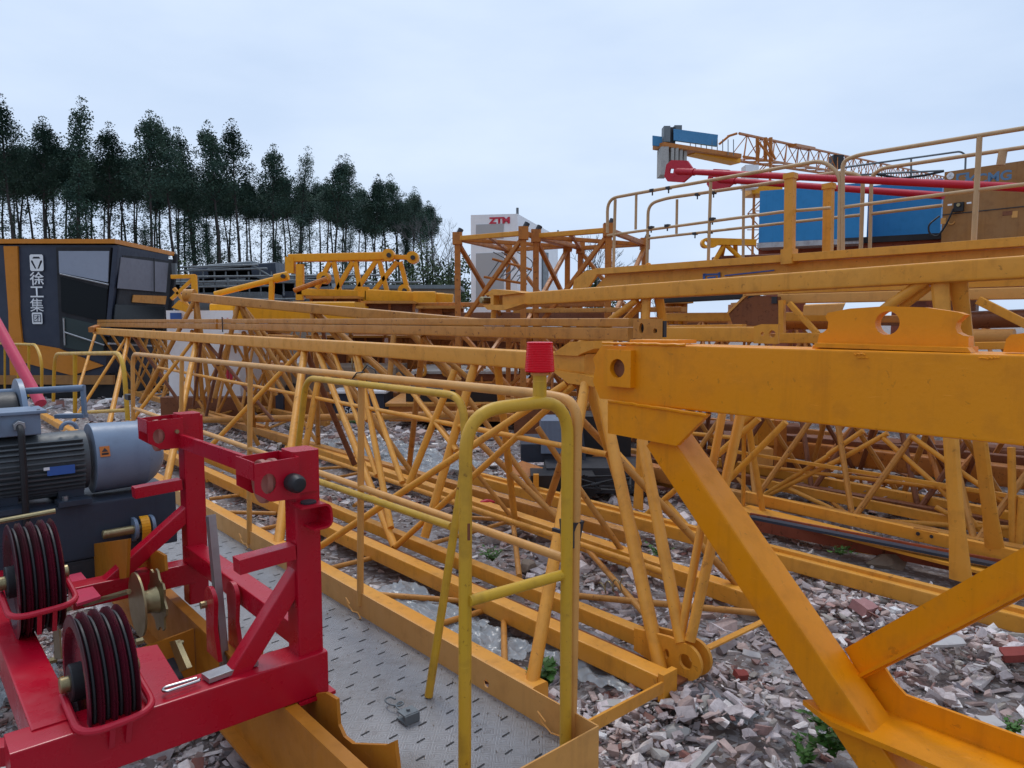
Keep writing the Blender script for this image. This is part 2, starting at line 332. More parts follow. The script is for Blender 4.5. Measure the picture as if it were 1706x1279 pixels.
# ------------------------------------------------------------------ larger pieces of rubble
def lump(name, px, py, size, mat, label, z=.05, fl=.6, seed=1, stretch=1, cat='rock', rot=0):
    c = Zp(px, py, z); r = random.Random(seed); bm = bmesh.new(); bmesh.ops.create_icosphere(bm, subdivisions=3, radius=1)
    pl = [(Vector((r.gauss(0, 1), r.gauss(0, 1), r.gauss(0, .8))).normalized(), r.uniform(.42, .75)) for _ in range(14)]
    for v in bm.verts:
        p = v.co.copy()
        for n_, d in pl:
            k = p.dot(n_)
            if k > d: p -= n_*(k-d)
        p += p.normalized()*.05*noise.noise(p*3+Vector((seed, 0, 0)))
        p = Matrix.Rotation(rot, 3, 'Z') @ Vector((p.x*stretch, p.y, p.z*fl)); v.co = p*size
    me = bpy.data.meshes.new(name); bm.to_mesh(me); bm.free(); me.materials.append(mat); me.shade_smooth(); me.set_sharp_from_angle(angle=RAD(18))
    o = bpy.data.objects.new(name, me); COL.objects.link(o); o.location = c; return tag(o, label, cat)
lump('concrete_lump', 1125, 1222, .085, M_conc, 'largest grey concrete lump in the rubble beside the walkway end', .03, .5, 23, 1.25)
lump('concrete_lump', 1098, 1258, .05, M_conc, 'small block-shaped concrete lump below the largest lump at the walkway end', .05, .7, 8)
lump('stone', 882, 942, .075, M_mudconc, 'rounded brown-grey stone between the lower truss chords behind the arched gate', .05, .8, 5, 1.3)
lump('brick_lump', 1480, 935, .13, M_mudconc, 'long mud-coloured lump under the lower chord on the right', .03, .55, 11, 1.7)
M_brick = paint('pink_brick', (.40, .20, .19), rust=0, dirt=.4, rough=.85, bump=.5); M_brickred = paint('red_brick', (.26, .05, .04), rust=0, dirt=.4, rough=.85, bump=.5)
def slab(name, px, py, l, wd, t_, mat, label, z=.1, rot=0., tilt=(.1, .1), cat='debris'):
    c = Zp(px, py, z); R = Matrix.Rotation(rot, 3, 'Z') @ Matrix.Rotation(tilt[0], 3, 'X') @ Matrix.Rotation(tilt[1], 3, 'Y')
    r = random.Random(px); ring = [(-.5, -.5), (-.1, -.56), (.5, -.42), (.53, .1), (.44, .5), (0, .44), (-.52, .5), (-.46, 0)]
    o = MB().plate([R @ Vector((x*l*r.uniform(.85, 1.05), y*wd*r.uniform(.85, 1.05), 0))+c for x, y in ring], R @ Vector((0, 0, t_))).build(name, mat)
    return tag(o, label, cat)
slab('brick_fragment', 1440, 1012, .13, .1, .055, M_brick, 'square pink brick fragment behind the thick sloping leg', .16, .5, (.3, .15), 'brick')
slab('brick_fragment', 1690, 1090, .11, .07, .04, M_brickred, 'dark red brick fragment at the right edge of the rubble', .2, -.3, (.25, -.2), 'brick')
slab('brick_fragment', 1235, 1124, .06, .05, .03, M_brickred, 'small crimson brick fragment in the rubble right of the rounded lug plates', .08, .2, (.2, .1), 'brick')
slab('tile_fragment', 1575, 1068, .19, .07, .015, M_tile, 'long white tile fragment on the heap under the slanting brace', .22, .15, (.3, .05), 'tile')
slab('tile_fragment', 1650, 1202, .09, .06, .012, M_tile, 'white tile fragment near the folded edge of the frame foot', .2, .1, (.2, .05), 'tile')
slab('tile_fragment', 1252, 1090, .09, .05, .012, M_tile, 'thin white tile fragment beyond the rounded lug plates', .06, -.4, (.2, .1), 'tile')
slab('broken_plank', 1040, 1172, .24, .05, .02, M_conc, 'pale broken plank lying between the walkway corner and the chord end', .06, .12, (.1, .0), 'plank')
slab('broken_plank', 1172, 1262, .16, .02, .02, M_conc, 'thin whitish stick leaning in the rubble below the concrete lump', .09, .7, (0, -.3), 'stick')
# ------------------------------------------------------------------ crumpled plastic sheets
M_film = bpy.data.materials.new('plastic_film'); M_film.use_nodes = True
_b = M_film.node_tree.nodes['Principled BSDF']; _b.inputs['Base Color'].default_value = (.42, .44, .45, 1); _b.inputs['Roughness'].default_value = .22; _b.inputs['Alpha'].default_value = .62
def film(px, py, sx, sy, label, seed, z=.07, amp=.05):
    c = Zp(px, py, z); n = 46; vs = []; r = random.Random(seed)
    for j in range(n):
        for i in range(n):
            x, y = (i/(n-1)-.5), (j/(n-1)-.5); e = 1+.25*noise.noise(Vector((math.atan2(y, x)*1.5, seed, 0)))
            q = Vector((x*9+seed, y*9, seed)); h = noise.ridged_multi_fractal(q*.45, .9, 2.2, 5, 1, 2)
            vs.append(AX*(x*sx*e)+LX*(y*sy*e)+c+Z*(amp*(h*.55-.45)+.02*noise.noise(q)))
    o = MB().add(vs, [(j*n+i, j*n+i+1, (j+1)*n+i+1, (j+1)*n+i) for j in range(n-1) for i in range(n-1)]).build('plastic_sheet', M_film, sharp=60)
    return tag(o, label, 'plastic sheet', 'crumpled plastic sheets on the rubble')
film(700, 1015, .9, .35, 'crumpled clear plastic sheet beside the middle of the walkway edge', 2)
film(800, 1075, .5, .4, 'crumpled clear plastic sheet between the two gates under the chords', 5)
film(1000, 1100, .7, .4, 'grey crumpled plastic sheet below the near lower chord end', 8)
film(1180, 1172, .42, .2, 'silvery plastic sheet on the rubble in front of the rounded lug plates', 11, .06)
film(620, 745, 1.6, .9, 'greyish plastic sheet on open rubble behind the first railing post', 14, .12, .12)
film(700, 770, 1.3, .9, 'bluish plastic sheet on open rubble left of the slanted gate leg', 17, .12, .1)
film(30, 1130, .45, .3, 'clear plastic sheet under the red winch frame corner', 20, .05)
# ------------------------------------------------------------------ small green plants
M_leaf = paint('leaf_green', (.045, .13, .02), rust=0, dirt=.3, rough=.5, fade=.6, fadecol=(.10, .20, .03))
M_stem = plain('plant_stem', (.09, .10, .03), .7)
def plant(px, py, hgt, n, label, spread=.12, z=.05, leaf=.03, seed=1, flower=0):
    c = Zp(px, py, z); r = random.Random(seed); t = thing('small_plant', label, 'plant', c); ls, ss, fl = MB(), MB(), MB()
    for k in range(n):
        a = r.uniform(0, 6.28); d = Vector((math.cos(a), math.sin(a), 0)); h = hgt*r.uniform(.5, 1)
        q = [c+Z*0, c+d*spread*.4*r.random()+Z*h*.5, c+d*spread*r.uniform(.4, 1)+Z*h]; ss.tube(q, .0022, 4, r1=.001)
        for i in range(7):
            u = .3+.7*i/6; p = q[0].lerp(q[1], u*2) if u < .5 else q[1].lerp(q[2], u*2-1)
            b_ = r.uniform(0, 6.28); e = Vector((math.cos(b_), math.sin(b_), r.uniform(-.2, .6))).normalized(); sd = e.cross(Z).normalized(); L = leaf*r.uniform(.7, 1.3)
            up = e.cross(sd)*.15*L
            ls.add([p, p+e*L*.4+sd*L*.32+up, p+e*L, p+e*L*.4-sd*L*.32+up, p+e*L*.45], [(0, 1, 4), (1, 2, 4), (2, 3, 4), (3, 0, 4)])
        if k < flower:
            for i in range(6):
                e = Vector((math.cos(i*1.05), math.sin(i*1.05), .3)); sd = Vector((-e.y, e.x, 0)); fl.add([q[2], q[2]+e*.012+sd*.005, q[2]+e*.016, q[2]+e*.012-sd*.005], [(0, 1, 2, 3)])
    ss.build('stem', M_stem, t); ls.build('foliage', M_leaf, t, sharp=180)
    if flower: fl.build('flower', M_sign, t)
    return t
plant(905, 1150, .14, 12, 'leafy green plant growing by the foot of the leaning tube near the walkway', .07, .05, .05, 1)
plant(1390, 1262, .20, 16, 'bushy green weed with small white flowers at the bottom edge', .12, .02, .045, 2, 4)
plant(1340, 1268, .09, 8, 'low weed left of the flowering weed at the bottom edge', .08, .02, .04, 3)
plant(738, 668, .42, 26, 'small green bush on the rubble in front of the box with the black tray', .45, .05, .10, 4)
plant(820, 935, .10, 14, 'low green weed in the gap behind the arched gate', .12, .05, .03, 5)
plant(1095, 925, .10, 14, 'low green weed between the lower chords under the big ochre gusset', .14, .05, .03, 6)
plant(1400, 925, .08, 10, 'tiny weed in the dark gap under the grey-topped channel', .12, .05, .03, 7)
plant(1546, 812, .22, 18, 'dark green bush behind the white channel rails on the right', .2, .1, .06, 8)
plant(1690, 1222, .07, 8, 'small weed at the right edge beyond the frame foot', .06, .1, .03, 9)
plant(600, 706, .12, 16, 'strip of low weeds below the dark counterweight', .5, .05, .07, 10)
# ------------------------------------------------------------------ eucalyptus row
M_bark = paint('eucalyptus_bark', (.055, .045, .042), rust=0, dirt=.4, rough=.9)
def leaf_mat(name, c0, c1):
    m = bpy.data.materials.new(name); m.use_nodes = True; t = m.node_tree; b = t.nodes['Principled BSDF']; co = _n2(t, 'TexCoord').outputs['Object']
    t.links.new(mixc(t, ramp(t, noise_(t, co, .9, 3), .35, .65), c0, c1), b.inputs['Base Color']); b.inputs['Roughness'].default_value = .7
    b.inputs['Specular IOR Level'].default_value = .2
    return m
M_euc = leaf_mat('eucalyptus_leaves', (.022, .052, .040), (.055, .095, .062))
M_under = leaf_mat('undergrowth_leaves', (.018, .035, .016), (.05, .075, .022))
def leafblob(r, ls, c, rad, n, size, squash=.8):
    for _ in range(n):
        d = Vector((r.gauss(0, 1), r.gauss(0, 1), r.gauss(0, squash)))
        if d.length > 1.9: d *= 1.6/d.length
        d *= rad*.5
        p = c+d; e = Vector((r.gauss(0, 1), r.gauss(0, 1), r.gauss(-.5, .7))).normalized(); sd = e.orthogonal().normalized(); L = size*r.uniform(.6, 1.4)
        ls.append((p, p+e*L*.5+sd*L*.3, p+e*L, p+e*L*.5-sd*L*.3))
def tree_proto(seed, hgt=19, crown=.35, wide=2.0, low=.3, leaves=1.0):
    r = random.Random(seed); tr, quads = MB(), []
    lean = Vector((r.uniform(-.7, .7), r.uniform(-.3, .3), 0)); base = Vector((0, 0, 0)); pts_ = []
    for i in range(9):
        u = i/8; pts_.append(base+lean*u*u*2+Vector((r.gauss(0, .05), r.gauss(0, .05), 0))*(i > 0)+Z*hgt*u*.97)
    tr.tube(pts_, .19, 7, r1=.03)
    def at(u):
        x = u*8; i = min(7, int(x)); return pts_[i].lerp(pts_[i+1], x-i)
    nb = 34
    for k in range(nb):
        u = 1-crown+crown*(k+r.random())/nb; v = (u-(1-crown))/crown
        R = wide*(1-v)**.85*(.6+.4*min(1, v*4))*r.uniform(.5, 1.1)
        a = r.uniform(0, 6.28); d = Vector((math.cos(a), math.sin(a), r.uniform(.25, .75))); s = at(u-.02)
        e = s+d*R*r.choice((.7, 1, 1, 1.25)); tr.tube([s, s+d*R*.5+Z*.05, e], .035, 4, r1=.01)
        leafblob(r, quads, e, .95*(1.15-.4*v), int(120*leaves), .155, .6); leafblob(r, quads, s+d*R*.5, .95, int(110*leaves), .155)
    for k in range(int(20*low*2)):
        u = r.uniform(.12, 1-crown+.05); a = r.uniform(0, 6.28); R = r.uniform(.2, 1.1); d = Vector((math.cos(a), math.sin(a), r.uniform(0, .5))); s = at(u)
        tr.tube([s, s+d*R], .018, 4, r1=.006); leafblob(r, quads, s+d*R, r.uniform(.25, .6), int(r.uniform(8, 30)), .15, 1.3)
    leafblob(r, quads, at(1)+Z*.3, .5, 90, .14, 2.2)
    return tr, quads
def tree_obj(seed, **k):
    tr, quads = tree_proto(seed, **k); vs = [p for q in quads for p in q]; lf = MB().add(vs, [(4*i, 4*i+1, 4*i+2, 4*i+3) for i in range(len(quads))])
    root = bpy.data.objects.new('eucalyptus_tree', None); COL.objects.link(root)
    tr.build('trunk', M_bark, root); 
    o = lf.build('crown', M_euc, root, sharp=180); return root
tp = [tree_obj(100, crown=.33, wide=3.0, low=1.0), tree_obj(101, crown=.36, wide=2.7, low=.8), tree_obj(102, crown=.31, wide=3.2, low=.8), tree_obj(103, crown=.6, wide=1.5, low=1.2),
      tree_obj(104, crown=.22, wide=2.0, low=1.1), tree_obj(105, crown=.34, wide=3.0, low=1.5), tree_obj(106, crown=.19, wide=1.8, low=2.2)]
used_t = set()
def place_tree(k, x, y, hgt, rz, label):
    src = tp[k]
    if k in used_t:
        r = src.copy(); COL.objects.link(r)
        for ch in src.children: c = ch.copy(); COL.objects.link(c); c.parent = r
    else: r = src; used_t.add(k)
    r.location = (x, y, 0); s = hgt/19; r.scale = (s, s, s); r.rotation_euler = (0, 0, rz); tag(r, label, 'tree', 'eucalyptus row behind the yard')
rt = random.Random(5)
ORD = 'first second third fourth fifth sixth seventh eighth ninth tenth eleventh twelfth thirteenth fourteenth fifteenth sixteenth seventeenth eighteenth'.split()
TOPS = [(-40, 170, 55), (8, 160, 56), (62, 190, 60), (115, 168, 58), (170, 200, 62), (240, 190, 60), (283, 196, 62), (318, 212, 64), (360, 202, 64), (392, 200, 66), (448, 245, 70), (490, 242, 70),
        (553, 262, 74), (572, 258, 76), (618, 300, 80), (645, 293, 82), (664, 292, 84), (686, 312, 84)]
for i, (px, py, Y) in enumerate(TOPS):
    p = P(px, py, Y)
    place_tree(i % 4 if i % 5 else 5, p.x, Y, p.z, rt.uniform(0, 6.28), '%s skyline eucalyptus counted from the left edge, its dark crown standing above the row' % ORD[i])
for i in range(62):
    u = (i+.5)/62; px = -60+u*790; Y = 58+u*30+rt.uniform(-1, 14); py = 222+u*108+rt.uniform(-10, 22); p = P(px+rt.uniform(-10, 10), py, Y)
    place_tree([4, 6, 4, 6, 6, 4][i % 6], p.x, p.y, p.z, rt.uniform(0, 6.28), 'slender bare-trunked eucalyptus standing inside the row behind the yard')
for i in range(7):
    u = (i+.5)/7; px = -30+u*770; Y = 54+u*26+rt.uniform(-3, 5); p = P(px, 385+rt.uniform(-25, 20), Y)
    place_tree(3, p.x, p.y, max(5, p.z), rt.uniform(0, 6.28), 'short leafy young tree filling the foot of the eucalyptus row')
for k in range(7):
    if k not in used_t: 
        for ch in list(tp[k].children): bpy.data.objects.remove(ch)
        bpy.data.objects.remove(tp[k])
def bush(name, px, py, Y, wd, label, seed, mat=M_under, dens=900):
    p = P(px, py, Y); r = random.Random(seed); t = thing(name, label, 'bush' if name == 'bush' else 'tree', (p.x, Y, 0)); q = []; tr = MB()
    for k in range(26):
        a = r.uniform(0, 6.28); R = wd*r.random()**.5; h = p.z*(1-.55*(R/wd)**1.6)*r.uniform(.55, 1.0)
        e = Vector((p.x+R*math.cos(a), Y+R*math.sin(a), h)); tr.tube([Vector((p.x, Y, 0)), Vector((p.x+R*.3*math.cos(a), Y+R*.3*math.sin(a), h*.5)), e], .06, 4, r1=.015)
        leafblob(r, q, e, wd*.45, dens//26, .26)
    tr.build('trunk', M_bark, t); MB().add([v for x in q for v in x], [(4*i, 4*i+1, 4*i+2, 4*i+3) for i in range(len(q))]).build('crown', mat, t, sharp=180)
for i, (px, py, Y, wd, lb) in enumerate(((722, 385, 60, 2.2, 'dark bushy tree at the right end of the eucalyptus row'), (755, 410, 56, 1.8, 'lower dark bushy tree between the eucalyptus row and the orange mast sections'),
        (690, 425, 58, 2.4, 'rounded dark bush behind the bright yellow lattice section'), (480, 430, 55, 2.5, 'dark undergrowth bush behind the left end of the yellow lattice section'),
        (380, 430, 54, 2.4, 'dark undergrowth bush above the grey stacked walkways'), (570, 425, 60, 2.6, 'dark undergrowth bush behind the middle of the yellow lattice section'),
        (640, 410, 60, 2.6, 'dark undergrowth bush behind the right half of the yellow lattice section'), (300, 420, 54, 2.2, 'dark undergrowth bush just right of the navy cab roof'),
        (440, 415, 57, 2.0, 'dark undergrowth bush left of the yellow lattice section'), (30, 405, 50, 2.6, 'dark bush over the left part of the cab roof'))):
    bush('bush', px, py, Y, wd, lb, 40+i, dens=1500)
bush('bush', 990, 412, 48, 1.6, 'distant leafy bush seen through the mast section beside the blue sky', 60, dens=1200)
bush('bush', 1099, 436, 120, 1.6, 'tiny far bush top over the beam left of the sky gap', 61, dens=700)
def bare(px, py, Y, seed, label):
    p = P(px, py, Y); r = random.Random(seed); m = MB()
    def grow(a, d, L, rr, n):
        b_ = a+d*L; m.tube([a, a.lerp(b_, .5)+Vector((r.gauss(0, .04*L), r.gauss(0, .04*L), 0)), b_], rr, 4, r1=rr*.6)
        if n:
            for _ in range(3 if n > 1 else 4): grow(b_, (d+Vector((r.gauss(0, .38), r.gauss(0, .38), r.gauss(.1, .2)))).normalized(), L*r.uniform(.55, .8), rr*.6, n-1)
    t = thing('bare_tree', label, 'tree', (p.x, Y, 0)); grow(Vector((p.x, Y, 0)), Z, p.z*.33, .12, 5); m.build('trunk', paint('bare_bark%d' % seed, (.12, .11, .11), 0, .2, .9), t)
bare(722, 345, 66, 4, 'leafless grey tree above the end of the eucalyptus row'); bare(760, 385, 60, 6, 'leafless tree just left of the orange mast sections'); bare(985, 395, 46, 9, 'leafless tree top inside the right-hand mast section')
# ------------------------------------------------------------------ lattice sections lying on the yard
class Asm:                                                                          # a thing and its parts
    def __init__(s, name, label, cat, loc, group=None, mat=None): s.t = thing(name, label, cat, loc, group); s.mat = mat
    def bar(s, n, p0, p1, w_, h_, mat=None, up=Z, r=.14, par=None): return MB().bar(p0, p1, w_, h_, up, r).build(n, mat or s.mat, par or s.t)
    def tube(s, n, pts, r, mat=None, k=12, par=None): return MB().tube(pts, r, k).build(n, mat or s.mat, par or s.t)
    def part(s, n, mb, mat=None, par=None, **k): return mb.build(n, mat or s.mat, par or s.t, **k)
NF = (2.1, .1, 3.2, 1.47); FFp = (3.85, .1, 3.2, 1.47); MF = (2.66, .14, 3.2, 1.50)
def Fz(z): return lambda px, py: Zp(px, py, z)
def on(pl): return lambda px, py: F2(px, py, pl)
def trace(A, name, plane, items, mat=None):
    f = on(plane) if isinstance(plane, tuple) else (Fz(plane) if isinstance(plane, (int, float)) else plane)
    for x1, y1, x2, y2, r in items:
        a, b = f(x1, y1), f(x2, y2); d = (b-a).normalized()*r*.3; A.tube(name, [a-d, b+d], r, mat)
def hole_plate(m, c, ax, ay, poly, holes, th):
    m.plate([c+ax*x+ay*y for x, y in poly], th, [circ(c+ax*x+ay*y, r, ax, ay, 20) for x, y, r in holes])
# --- T1: near lattice section, apex chord and two lower chords
A = Asm('lattice_section', 'long triangular lattice section beside the metal walkway, its top chord ending in octagonal plates', 'lattice section', gp(W(8, 2.9, 0)), 'lattice sections lying in the yard', M_tan)
tA, tB = S(985, 606, 3.2), S(160, 551, 3.2)
A.bar('chord', tA, tB, .12, .12)
A.bar('chord', W(Zp(884, 1152, .1).dot(AX)-.05, 2.12, .1), W(16, 2.12, .1), .1, .1)
cA, cB = Zp(1292, 1013, .12), Zp(520, 748, .12)
A.bar('chord', cA, cB+(cB-cA)*.6, .11, .11)
A.tube('rail_tube', [Zp(1110, 955, .22), Zp(520, 757, .2)], .022)
trace(A, 'post', NF, [(975, 642, 884, 1152, .031), (508, 582, 463, 912, .037), (328, 567, 277, 806, .037), (215, 560, 178, 724, .035), (160, 552, 132, 645, .025)])
trace(A, 'diagonal_brace', NF, [(942, 640, 528, 914, .023), (528, 914, 480, 946, .023), (503, 583, 330, 765, .024), (322, 567, 205, 720, .024), (211, 562, 120, 705, .024)])
trace(A, 'diagonal_brace', FFp, [(650, 594, 966, 899, .024), (663, 622, 848, 856, .018), (958, 688, 1240, 985, .024), (896, 713, 1127, 1050, .021), (536, 586, 700, 806, .026), (343, 570, 430, 740, .03)], M_tan2)
trace(A, 'diagonal_brace', FFp, [(343, 569, 455, 700, .022), (222, 560, 320, 700, .028), (508, 582, 590, 772, .03), (371, 570, 344, 691, .024), (335, 569, 322, 676, .02)], M_rusty)
trace(A, 'post', FFp, [(828, 600, 857, 862, .028), (980, 640, 1062, 905, .03)])
trace(A, 'cross_brace', .1, [(600, 988, 812, 1004, .017), (705, 1048, 833, 1009, .017), (839, 1012, 841, 1130, .017), (536, 950, 650, 922, .017), (958, 992, 1262, 1021, .019),
      (964, 899, 1112, 1066, .019), (855, 872, 865, 960, .02), (350, 831, 433, 820, .017), (361, 853, 460, 855, .017), (422, 884, 471, 874, .017), (345, 801, 370, 788, .016), (520, 782, 600, 775, .017), (540, 800, 606, 786, .016),
      (780, 862, 845, 866, .017), (720, 905, 850, 868, .017), (590, 842, 640, 808, .017)], M_tan2)
m = MB(); pv = S(988, 606, 3.2); zz = Z; an = AX                                     # octagonal cheeks at the pin end of the top chord
pp_ = lambda l, s_: [S(x, y, s_) for x, y in l]
m.plate(pp_(((934, 590), (965, 569), (1006, 567), (1006, 580), (985, 588), (978, 592)), 3.2), LX*.17); m.plate(pp_(((934, 615), (978, 621), (985, 622), (1006, 628), (1006, 643), (962, 637)), 3.2), LX*.17)
m.plate(pp_(((976, 588), (1006, 578), (1006, 632), (976, 622)), 3.29), LX*.02)
A.part('pin_plate', m)
# --- T1b: the section nested inside, lower double chord with rounded lugs
A = Asm('lattice_section', 'lattice section whose nearest bottom chord pair ends in rounded twin lug plates with two holes', 'lattice section', gp(W(7, 2.9, 0)), 'lattice sections lying in the yard', M_tan)
def par(px, py, z, a1):                                                              # a point on plane z and a far point along AX
    p = Zp(px, py, z); return p, p+AX*(a1-p.dot(AX))
p, q = par(1106, 1138, .14, 12.5); A.bar('chord', p, q, .1, .1)
p2, q2 = par(1095, 1072, .16, 12.5); A.bar('chord', p2, q2, .075, .085)
m = MB(); m.bar(p+LX*.09-AX*.03-Z*.02, q+LX*.09-Z*.02, .14, .012, r=0); A.part('web_plate', m, M_rusty)
trace(A, 'diagonal_brace', MF, [(530, 586, 657, 910, .028), (660, 910, 955, 642, .021), (596, 588, 651, 878, .025), (590, 585, 612, 700, .02), (757, 618, 682, 804, .026), (556, 586, 628, 791, .02), (616, 645, 670, 803, .022), (684, 650, 760, 750, .018)])
trace(A, 'post', MF, [(1000, 648, 1101, 1118, .034), (1070, 735, 1135, 1068, .030), (1150, 1066, 1233, 694, .024), (1134, 1062, 1203, 691, .02), (792, 604, 708, 893, .031), (529, 640, 509, 744, .03), (480, 745, 462, 800, .03)])
A.tube('longitudinal_tube', [F2(1012, 757, MF), F2(264, 612, MF)], .018)
lc = Zp(1150, 1098, .2)
for k, ds in enumerate((-.03, .045)):
    m = MB(); c = lc+LX*ds; L_, R_ = .30, .085
    pl = [(L_, -.05), (L_, .06), (.1, R_)]+[(R_*math.cos(RAD(a_)), R_*math.sin(RAD(a_))) for a_ in range(90, 271, 15)]+[(.1, -R_)]
    m.plate([c+AX*x+Z*y for x, y in pl], LX*.018, [circ(c, .036, AX, Z, 20), circ(c+AX*.105-Z*.0, .024, AX*.6, Z, 16)]); A.part('lug_plate', m)
m = MB(); e = p-Z*.0; m.box(e+AX*-.02, .10, .03, .13, (LX, AX, Z)); m.bar(Zp(1112, 1140, .14), Zp(975, 1214, .30), .012, .05, r=0); A.part('end_bracket', m)
A.part('flat_stay', MB().bar(Zp(1178, 1080, .18), Zp(1290, 1026, .15), .035, .01, r=0))
# wire springs hooked on a tube
def coil(pts_c, ax, r, turns, wr, pitch):
    ax = ax.normalized(); a = ax.orthogonal().normalized(); b = ax.cross(a)
    return [pts_c+ax*(pitch*i/14)+a*(r*math.cos(i*2*math.pi/14))+b*(r*math.sin(i*2*math.pi/14)) for i in range(int(14*turns))]
tag(MB().tube(coil(Zp(1000, 980, .14), Vector((1, .2, .1)), .035, 3.2, .004, .05), .004, 6).build('wire_coil', M_brass), 'coil of thick bronze wire lying on the rubble behind the tall gate post', 'wire coil')
tag(MB().tube(coil(F2(585, 606, MF), Vector((1, .1, -.1)), .055, 3, .005, .04), .005, 6).build('wire_coil', M_brass), 'thin wire coil hanging above the top rail of the walkway railing', 'wire coil')
# --- T2: flat double box chord at eye height
A = Asm('lattice_section', 'lattice section with the grooved flat double box chord running at eye height across the picture', 'lattice section', gp(W(9, 4.3, 0)), 'lattice sections lying in the yard', M_tan2)
p, q = S(1058, 557, 3.62), S(372, 543.5, 3.62); A.bar('chord', p, q, .145, .086); A.bar('chord', p+Z*.075, q+Z*.075, .135, .056)
p_, q_ = S(368, 543.5, 3.62), S(168, 540.5, 3.62); A.bar('chord', p_, q_, .145, .086); A.bar('chord', p_+Z*.075, q_+Z*.075, .135, .056)
m = MB(); c = S(1080, 548, 3.56); m.plate([c+AX*x+Z*y for x, y in ((.11, .062), (-.10, .062), (-.10, -.058), (.11, -.058))], LX*.02, [circ(c+AX*.045+Z*.005, .026, AX*.7, Z*1.25, 16), circ(c-AX*.06-Z*.01, .015, AX, Z, 14)]); ep_ = A.part('end_plate', m); A.part('end_core', MB().box(c+LX*.05, .18, .03, .1, (AX, LX, Z)), M_dark, ep_)
for a_, b_ in ((0, 1), (.55, .45)): pass
A.part('strap', MB().tube([S(370, 528, 3.53), S(371, 553, 3.53)], .008, 6), M_dark)
A.bar('chord', W(3.4, 4.15, .15), W(13.5, 4.15, .15), .1, .1); 
aa0 = p.dot(AX)
for i in range(5):
    a0 = aa0+.3+i*2.1
    A.tube('diagonal_brace', [W(a0, 3.64, 1.62), W(a0+1.05, 4.15, .2)], .03); A.tube('diagonal_brace', [W(a0+1.05, 4.15, .2), W(a0+2.1, 3.64, 1.62)], .024)
for i in range(6):
    a0 = 14+i*1.0; A.tube('post', [W(a0, 3.64, 1.6), W(a0+.3, 4.4, .3)], .026)
# --- T3: sloping chord behind, rising to the left
A = Asm('lattice_section', 'lattice section whose top chord slopes down rightwards from beside the navy cab', 'lattice section', gp(P(450, 600, 10)), 'lattice sections lying in the yard', M_tan2)
pA, pB = P(318, 495, 11.5), P(800, 540, 8.2); A.bar('chord', pA, pB, .13, .13)
for px, b0, b1, c0 in ((330, 300, 312, 350), (423, 395, 440, 455), (560, 540, 575, 600), (690, 670, 700, 720)):
    u = (px-318)/482; p = pA.lerp(pB, u)
    for bx, ds in ((b0, -.3), (b1, .3), (b0+14, .35), (c0, -.25)):
        e = P(bx, 575, p.y); e = e+LX*ds+(e-p)*1.2; A.tube('brace', [p, e], .035)
A.tube('chord', [P(318, 700, 11.6), P(800, 690, 8.4)], .05)
A.part('end_lug', MB().cyl(P(316, 492, 11.5), Vector((1, 0, 0)), .10, .16, 14))
# --- T4: section on the right with big flattened posts
A = Asm('lattice_section', 'lattice section on the right with wide flattened posts behind the ochre beam', 'lattice section', gp(W(3, 5.1, 0)), 'lattice sections lying in the yard', M_tan)
s4 = 5.0; pL, pR = S(845, 500, s4), S(1740, 443, s4); pR = pL+(pR-pL)*1.35; A.bar('chord', pL, pR, .13, .13)
eA, eB = Zp(1760, 1050, .15), Zp(790, 797, .15); eA = eB+(eA-eB)*1.35; A.bar('chord', eA, eB, .14, .10); A.bar('rail_strip', eA+Z*.06, eB+Z*.06, .05, .03)
gA, gB = Zp(1730, 950, .15), Zp(1100, 808, .15)
def flat_post(pt, pb, w_, name='flattened_post', pl=None):
    m = MB(); d = (pb-pt); n = 6; sd = AX.copy(); vs = []; th = LX
    for i in range(n+1):
        u = i/n; k = w_*(1+.5*max(0, (u-.78)/.22)**1.6+.25*max(0, (.15-u)/.15)); q = pt+d*u; t_ = .045*(1-.5*max(0, (u-.8)/.2))
        vs += [q+AX*k*.5+LX*t_*.2, q+AX*k*.3+LX*t_*.5, q-AX*k*.3+LX*t_*.5, q-AX*k*.5+LX*t_*.2, q-AX*k*.5-LX*t_*.2, q-AX*k*.3-LX*t_*.5, q+AX*k*.3-LX*t_*.5, q+AX*k*.5-LX*t_*.2]
    fs = [(8*j+i, 8*j+(i+1) % 8, 8*j+8+(i+1) % 8, 8*j+8+i) for j in range(n) for i in range(8)]+[tuple(range(8))[::-1], tuple(range(8*n, 8*n+8))]
    return A.part(name, m.add(vs, fs))
pn = (4.82, .15, 5.0, 2.0); pf = (5.55, .15, 5.05, 2.0)
flat_post(F2(1566, 468, pn), F2(1601, 968, pn), .085); flat_post(F2(1596, 468, pf), F2(1660, 932, pf), .085)
flat_post(F2(1077, 498, pn), F2(1063, 848, pn), .07); flat_post(F2(1098, 498, pf), F2(1150, 800, pf), .07)
trace(A, 'brace', pn, [(1060, 500, 1018, 532, .03), (1018, 532, 930, 600, .03), (1540, 468, 1486, 505, .034), (1486, 505, 1240, 700, .034), (1263, 698, 1197, 756, .026), (1197, 756, 1040, 888, .024), (1308, 704, 1205, 808, .024)])
trace(A, 'brace', pf, [(1075, 500, 1040, 535, .03), (1548, 475, 1505, 508, .034), (1393, 897, 1520, 960, .028), (1245, 696, 1276, 885, .025), (1240, 702, 1238, 842, .018)])
trace(A, 'brace', pn, [(1028, 753, 1090, 822, .024), (1110, 837, 1240, 985, .024)])
